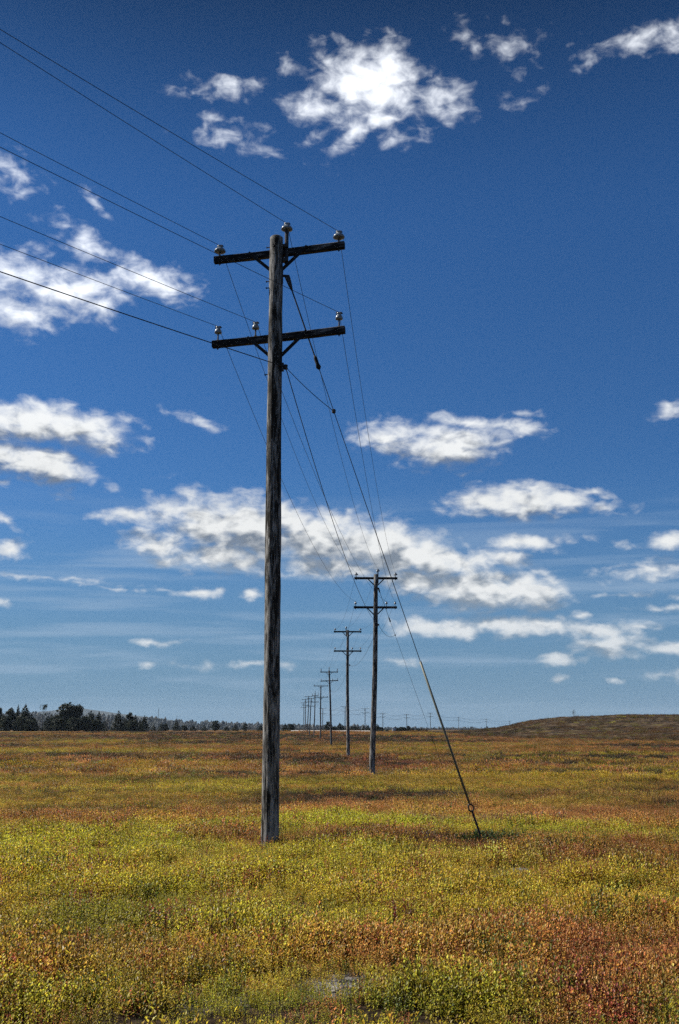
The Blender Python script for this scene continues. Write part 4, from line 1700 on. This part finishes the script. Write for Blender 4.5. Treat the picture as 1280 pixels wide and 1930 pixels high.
TREES = [
    ('pine0', -6, 1334, 34, 420, 'pine_tree', 'dark pine cut off by the left edge of the picture'),
    ('pine1', 21, 1335, 28, 415, 'pine_tree', 'dark ragged pine, first whole tree from the left edge'),
    ('spruce0', 35, 1328, 14, 425, 'spruce_tree', 'narrow spire topped spruce near the left edge, in front of nothing but sky'),
    ('spruce1', 49, 1327, 30, 415, 'spruce_tree', 'broad dark spruce left of the umbrella topped pine'),
    ('spruce2', 66, 1353, 18, 410, 'spruce_tree', 'short dark spruce at the foot of the umbrella topped pine'),
    ('bare0', 76, 1346, 26, 418, 'bare_tree', 'pale grey leafless tree below the umbrella topped pine'),
    ('umbrella0', 82, 1329, 20, 428, 'pine_tree', 'thin umbrella topped pine with bare trunk left of the round pine'),
    ('spruce0', 90, 1350, 20, 412, 'spruce_tree', 'short dark spruce filling between umbrella pine and round pine'),
    ('pine2', 106, 1347, 22, 416, 'pine_tree', 'low dark pine leaning against the big round pine on its left'),
    ('round0', 127, 1325, 42, 420, 'pine_tree', 'big round topped pine, tallest of the left trees'),
    ('pine0', 150, 1329, 26, 424, 'pine_tree', 'pointed pine touching the right side of the big round pine'),
    ('spruce1', 172, 1339, 22, 418, 'spruce_tree', 'mid height dark spruce, second right of the big round pine'),
    ('spruce2', 187, 1341, 18, 420, 'spruce_tree', 'last dark spruce of the thick left stand, beside a bare tree'),
    ('bare1', 204, 1351, 22, 424, 'bare_tree', 'pale grey leafless tree between two dark spruce stands'),
    ('spruce1', 224, 1339, 24, 430, 'spruce_tree', 'pointed spruce standing alone right of the thick left stand'),
    ('pine1', 245, 1343, 22, 428, 'pine_tree', 'dark pine, middle of the three trees right of the grey gap'),
    ('spruce0', 256, 1347, 14, 432, 'spruce_tree', 'thin dark spruce squeezed behind the middle pine'),
    ('spruce2', 273, 1348, 17, 430, 'spruce_tree', 'dark spruce at the right end of the left stand'),
    ('spruce0', 4, 1345, 24, 432, 'spruce_tree', 'short dark evergreen at the very left edge'),
    ('round1', 13, 1349, 24, 406, 'spruce_tree', 'short dark evergreen low and rounded beside the first whole pine'),
    ('round0', 40, 1350, 26, 408, 'spruce_tree', 'short dark evergreen low and rounded between the narrow spruce and broad spruce'),
    ('spruce1', 60, 1346, 22, 434, 'spruce_tree', 'short dark evergreen behind the broad spruce'),
    ('round1', 57, 1356, 22, 405, 'spruce_tree', 'short dark evergreen low and rounded right of the broad spruce'),
    ('spruce2', 98, 1345, 20, 436, 'spruce_tree', 'short dark evergreen behind the low leaning pine'),
    ('round0', 112, 1353, 24, 406, 'spruce_tree', 'short dark evergreen low and rounded left of the big round pine'),
    ('spruce0', 139, 1340, 24, 436, 'spruce_tree', 'short dark evergreen showing between the round pine and pointed pine'),
    ('round1', 143, 1352, 28, 404, 'spruce_tree', 'short dark evergreen low and rounded below the pointed pine'),
    ('round0', 162, 1350, 24, 406, 'spruce_tree', 'short dark evergreen low and rounded left of the mid height spruce'),
    ('round1', 181, 1356, 22, 406, 'spruce_tree', 'short dark evergreen low and rounded before the last spruce of the stand'),
    ('spruce1', 198, 1358, 14, 436, 'spruce_tree', 'short dark evergreen half hidden behind the bare tree'),
    ('spruce0', 236, 1352, 18, 436, 'spruce_tree', 'short dark evergreen between pointed spruce and middle pine'),
    ('round1', 250, 1358, 20, 424, 'spruce_tree', 'short dark evergreen low and rounded below the middle pine'),
    ('spruce1', 264, 1356, 14, 436, 'spruce_tree', 'short dark evergreen left of the end spruce'),
    ('spruce0', 290, 1366, 10, 520, 'spruce_tree', 'tiny dark spruce just below the radio mast'),
    ('spruce1', 305, 1361, 13, 520, 'spruce_tree', 'small pointed spruce, first of a pair right of the radio mast'),
    ('pine2', 313, 1364, 12, 525, 'pine_tree', 'small dark pine, second of a pair right of the radio mast'),
    ('spruce2', 333, 1358, 14, 520, 'spruce_tree', 'small dark spruce midway between radio mast and round headed tree'),
    ('round1', 348, 1367, 12, 520, 'pine_tree', 'low dark bushy tree just right of that midway spruce'),
    ('spruce0', 364, 1367, 13, 530, 'spruce_tree', 'small dark spruce two trees left of the round headed tree'),
    ('bare1', 374, 1366, 14, 540, 'bare_tree', 'small grey leafless tree left of the round headed tree'),
    ('spruce1', 385, 1366, 10, 525, 'spruce_tree', 'small dark spruce next left of the round headed tree'),
    ('round0', 407, 1358, 15, 520, 'pine_tree', 'small round headed tree standing free left of the nearest pole'),
    ('spruce2', 428, 1368, 12, 540, 'spruce_tree', 'tiny dark spruce right of the round headed tree'),
    ('spruce0', 444, 1364, 12, 540, 'spruce_tree', 'small dark spruce third to the left of the nearest pole'),
    ('pine1', 463, 1364, 13, 530, 'pine_tree', 'small dark pine second to the left of the nearest pole'),
    ('bare0', 476, 1366, 16, 540, 'bare_tree', 'grey leafless tree close to the left of the nearest pole'),
    ('spruce1', 491, 1367, 12, 540, 'spruce_tree', 'small dark spruce directly left of the nearest pole'),
    ('spruce2', 538, 1363, 12, 560, 'spruce_tree', 'small dark spruce directly right of the nearest pole'),
    ('round1', 549, 1364, 13, 540, 'pine_tree', 'small round tree right of the nearest pole, left of the pole row'),
    ('pine0', 618, 1360, 14, 470, 'pine_tree', 'dark pine behind the fourth pole'),
    ('round0', 630, 1370, 14, 480, 'pine_tree', 'low dark bushy tree just right of the fourth pole'),
    ('spruce1', 640, 1362, 11, 470, 'spruce_tree', 'pointed spruce between the fourth and third poles'),
    ('spruce0', 646, 1366, 10, 475, 'spruce_tree', 'smaller spruce touching the third pole on its left'),
    ('spruce2', 663, 1368, 10, 480, 'spruce_tree', 'small dark spruce directly right of the third pole'),
    ('pine2', 670, 1369, 11, 485, 'pine_tree', 'small dark pine second right of the third pole'),
    ('spruce0', 676, 1370, 8, 480, 'spruce_tree', 'tiny dark spruce third right of the third pole'),
    ('spruce1', 686, 1368, 10, 475, 'spruce_tree', 'dark spruce at the foot of the far pole between third and second poles'),
    ('spruce2', 694, 1366, 10, 478, 'spruce_tree', 'dark spruce directly left of the second pole'),
    ('spruce1', 711, 1364, 13, 470, 'spruce_tree', 'dark pointed spruce directly right of the second pole'),
    ('round1', 718, 1370, 10, 480, 'pine_tree', 'low dark bush right beside the pointed spruce at the second pole'),
    ('spruce0', 730, 1374, 8, 500, 'spruce_tree', 'tiny dark tree left of the white shed'),
    ('round0', 749, 1372, 12, 500, 'pine_tree', 'low dark round tree directly right of the white shed'),
    ('round1', 759, 1370, 14, 500, 'pine_tree', 'low dark round tree left of the clump\'s far pole'),
    ('pine1', 770, 1368, 13, 500, 'pine_tree', 'tallest dark tree of the low clump right of the shed'),
    ('spruce2', 777, 1371, 9, 505, 'spruce_tree', 'small dark spruce at the right end of the low clump'),
    ('round0', 788, 1374, 9, 520, 'pine_tree', 'tiny round bush, first of three right of the low clump'),
    ('round1', 796, 1374, 9, 520, 'pine_tree', 'tiny round bush, second of three right of the low clump'),
    ('pine0', 804, 1375, 8, 520, 'pine_tree', 'tiny round bush, third of three right of the low clump'),
]
for (k, px, top, wpx, Y, name, label) in TREES:
    g = 'trees of the left stand' if px < 280 else 'small trees along the far edge of the field'
    tree(k, px, top, wpx, Y, name, label, g)

# the lone leafless tree on the rise
tY = 292.0
tx_ = (1083 - 640) / 1944 * tY
tzz = tz(tx_, tY)
tp = P(1083, 1336, tY)
rt = empty('bare_tree', (tx_, tY, tzz - 0.05), 'lone small leafless tree on the crest of the rise', 'tree')
hh_ = max(1.6, tp.z - tzz)
rt.scale = (hh_ * 0.75, hh_ * 0.75, hh_)
M['darktwig'] = plain('brown_bare_twigs', (0.075, 0.065, 0.055, 1), 0.9, 0, 0.1)
_t = trunk_me(0.9, 0.03, limbs=26, seed=33, mat=M['darktwig'], reach=0.55, start=0.1)
part('trunk', _t, rt)
_c = KINDS['bare0'][1].copy()
_c.materials[0] = M['darktwig']
part('crown', _c, rt)

# ------------------------------------------------------------------ wooded ridge and far mountain
M['ridge'] = plain('wooded_hillside', (0.035, 0.036, 0.03, 1), 0.95, 0, 0.05, 0.4, 0.02)
M['forest'] = solid_leaf('haze_tinted_forest', (0.040, 0.052, 0.062))  # blue of distant haze is mixed into the grey wood's own colour


def ridge_top(px):
    return np.interp(px, [-900, -300, 60, 190, 250, 300, 400, 500, 560, 640, 700, 780, 860, 1000, 1300, 2200],
                     [1342, 1344, 1346, 1348, 1353, 1356, 1362, 1366, 1368, 1370, 1372.5, 1374.5, 1376, 1376, 1376, 1376])


RY = 2600.0


def ridge_z(x, y):
    px = 640 + x / RY * 1944
    hgt = EYE + (HORIZON - ridge_top(px) - 4.5) / 1944 * RY
    t = sstep(2050, RY, y)
    n = 1 + 0.18 * (fbm(x / 160, y / 160, 71, 3) - 0.5)
    return 1.0 + np.maximum(0, hgt * n - 1.0) * t * (1 - 0.5 * sstep(2700, 3600, y)) - 0.3


def build_ridge():
    xs = np.linspace(-2600, 2000, 140)
    ys = np.linspace(2050, 3600, 26)
    X, Y = np.meshgrid(xs, ys)
    Z = ridge_z(X, Y)
    mb = MB()
    mb.v = [tuple(p) for p in np.stack([X.ravel(), Y.ravel(), Z.ravel()], 1)]
    nx = len(xs)
    for j in range(len(ys) - 1):
        for i in range(nx - 1):
            a = j * nx + i
            mb.f.append((a, a + 1, a + nx + 1, a + nx))
    o = mb.build('hill', M['ridge'], smooth=True)
    tag(o, 'long low wooded ridge behind the trees on the left', kind='structure')
    # the wood on it reads as one mass
    rng = random.Random(77)
    vs, fs, lv = [], [], []
    for k in range(5200):
        x = rng.uniform(-2000, 300) if rng.random() < 0.92 else rng.uniform(300, 700)
        y = rng.uniform(2060, 2680)
        z = float(ridge_z(np.array([x]), np.array([y]))[0])
        h = rng.uniform(5, 10) if rng.random() < 0.85 else rng.uniform(10, 14)
        if x > 60:
            h *= 0.6
        r = h * rng.uniform(0.22, 0.5)
        o_ = len(vs)
        v = rng.random() ** 1.5
        n = 5
        a0 = rng.random() * 6
        for (rr, zz) in ((r * 0.75, 0.05), (r, 0.35), (r * 0.6, 0.72)):
            for q in range(n):
                a = a0 + 6.283 * q / n
                e = rng.uniform(0.75, 1.25)
                vs.append((x + rr * e * math.cos(a), y + rr * e * math.sin(a), z + h * zz * rng.uniform(0.9, 1.1)))
                lv.append(v)
        vs.append((x, y, z + h))
        lv.append(v)
        for j in range(2):
            for q in range(n):
                fs.append((o_ + j * n + q, o_ + j * n + (q + 1) % n, o_ + (j + 1) * n + (q + 1) % n, o_ + (j + 1) * n + q))
        for q in range(n):
            fs.append((o_ + 2 * n + q, o_ + 2 * n + (q + 1) % n, o_ + 3 * n))
    me = bpy.data.meshes.new('forest')
    me.from_pydata(vs, [], fs)
    me.materials.append(M['forest'])
    me.attributes.new('lv', 'FLOAT', 'POINT').data.foreach_set('value', lv)
    me.update()
    ob = bpy.data.objects.new('forest', me)
    COL.objects.link(ob)
    tag(ob, 'distant haze tinted forest covering the low ridge', kind='stuff')


build_ridge()


def far_hill(cx, Y, pts, label):
    """a broad mountain: skyline given as photo x, y"""
    pxs = np.array([p[0] for p in pts])
    pys = np.array([p[1] for p in pts])
    xs = np.linspace((pxs[0] - 640) / 1944 * Y, (pxs[-1] - 640) / 1944 * Y, 70)
    top = EYE + (HORIZON - np.interp(xs / Y * 1944 + 640, pxs, pys)) / 1944 * Y
    mb = MB()
    ny = 9
    for j in range(ny):
        t = j / (ny - 1)
        prof = math.sin(math.pi * t) ** 0.8
        yy = Y + (t - 0.5) * 2400
        for x, zt in zip(xs, top):
            nse = 1 + 0.12 * (float(fbm(np.array([x / 260]), np.array([yy / 260]), 81, 3)) - 0.5)
            mb.v.append((x, yy, 0.6 + max(0, zt - 0.6) * prof * nse))
    n = len(xs)
    for j in range(ny - 1):
        for i in range(n - 1):
            a = j * n + i
            mb.f.append((a, a + 1, a + n + 1, a + n))
    o = mb.build('mountain', M['ridge'], smooth=True)
    tag(o, label, kind='structure')


far_hill(150, 8600, [(-260, 1374), (-100, 1357), (20, 1346), (90, 1341), (150, 1337), (190, 1341), (230, 1346), (280, 1352), (340, 1360), (420, 1370), (470, 1374.6)], 'hazy blue mountain behind the left trees')
far_hill(860, 8600, [(780, 1375), (815, 1373.6), (840, 1371.8), (862, 1371.6), (885, 1373), (930, 1374.4), (990, 1375)], 'faint blue far hill beside the thick guy wire')

# ------------------------------------------------------------------ radio masts and shed
def mast(px, top, base_py, Y, label, w):
    b = P(px, base_py, Y)
    b.z = float(ridge_z(np.array([b.x]), np.array([Y]))[0])
    t = P(px, top, Y)
    h = t.z - b.z
    root = empty('radio_mast', b, label, 'mast', 'radio masts on the ridge')
    s = MB()
    for k in range(3):
        a = 2 * math.pi * k / 3
        s.tube([(w * math.cos(a), w * math.sin(a), -0.5), (w * 0.6 * math.cos(a), w * 0.6 * math.sin(a), h * 0.92)], w * 0.22, 4)
    s.build('legs', M['iron'], root)
    s = MB()
    n = 14
    for i in range(n):
        z0, z1 = h * 0.92 * i / n, h * 0.92 * (i + 1) / n
        for k in range(3):
            a, b2 = 2 * math.pi * k / 3, 2 * math.pi * (k + 1) / 3
            f0, f1 = 1 - 0.4 * i / n, 1 - 0.4 * (i + 1) / n
            s.tube([(w * f0 * math.cos(a), w * f0 * math.sin(a), z0), (w * f1 * math.cos(b2), w * f1 * math.sin(b2), z1)], w * 0.12, 3)
    s.build('bracing', M['iron'], root)
    s = MB()
    s.tube([(0, 0, h * 0.9), (0, 0, h)], w * 0.2, 4)
    s.build('antenna', M['iron'], root)


mast(298.5, 1334, 1356, 2590, 'tall thin radio mast on the ridge right of the left stand', 0.85)
mast(333.5, 1347, 1358, 2595, 'short faint radio mast on the ridge, right of the tall one', 0.6)


def shed():
    Y = 470.0
    c = P(742.5, 1379, Y)
    z = tz(c.x, Y)
    root = empty('shed', (c.x, Y, z), 'tiny white shed left of the low dark tree clump', 'shed')
    white = plain('white_boards', (0.75, 0.75, 0.74, 1), 0.8, 0, 0.2, 0.1, 3)
    m = MB()
    w, d, h = 0.75, 1.0, 1.25
    m.box((0, 0, h / 2), (w, d, h / 2))
    m.add([(-w, -d, h), (w, -d, h), (0, -d, h + 0.5)], [(0, 1, 2)])
    m.add([(-w, d, h), (w, d, h), (0, d, h + 0.5)], [(2, 1, 0)])
    m.build('wall', white, root)
    r = MB()
    for s in (-1, 1):
        r.add([(0, -d - 0.1, h + 0.55), (0, d + 0.1, h + 0.55), (s * (w + 0.12), d + 0.1, h - 0.03), (s * (w + 0.12), -d - 0.1, h - 0.03),
               (0, -d - 0.1, h + 0.49), (0, d + 0.1, h + 0.49), (s * (w + 0.12), d + 0.1, h - 0.09), (s * (w + 0.12), -d - 0.1, h - 0.09)],
              [(0, 1, 2, 3), (7, 6, 5, 4), (0, 3, 7, 4), (1, 5, 6, 2), (2, 6, 7, 3)])
    r.build('roof', plain('grey_roofing', (0.25, 0.25, 0.26, 1), 0.8), root)
    dr = MB()
    dr.box((0.1, -d - 0.02, 0.5), (0.28, 0.02, 0.5))
    dr.build('door', plain('grey_door', (0.4, 0.4, 0.4, 1), 0.7), root)


shed()

# ------------------------------------------------------------------ the air
def haze():
    mb = MB()
    mb.box((0, 4700, 96.0), (9600, 5600, 100.0))
    m, n, out = new_mat('haze_air')
    v = n.n('ShaderNodeVolumePrincipled')
    v.inputs['Color'].default_value = (0.62, 0.80, 1.0, 1)
    v.inputs['Density'].default_value = HAZE
    v.inputs['Anisotropy'].default_value = 0.1
    n.link(v.outputs[0], out.inputs['Volume'])
    o = mb.build('haze', m)
    tag(o, 'thin pale blue haze over the distance', kind='stuff')


HAZE = 0.000042
haze()
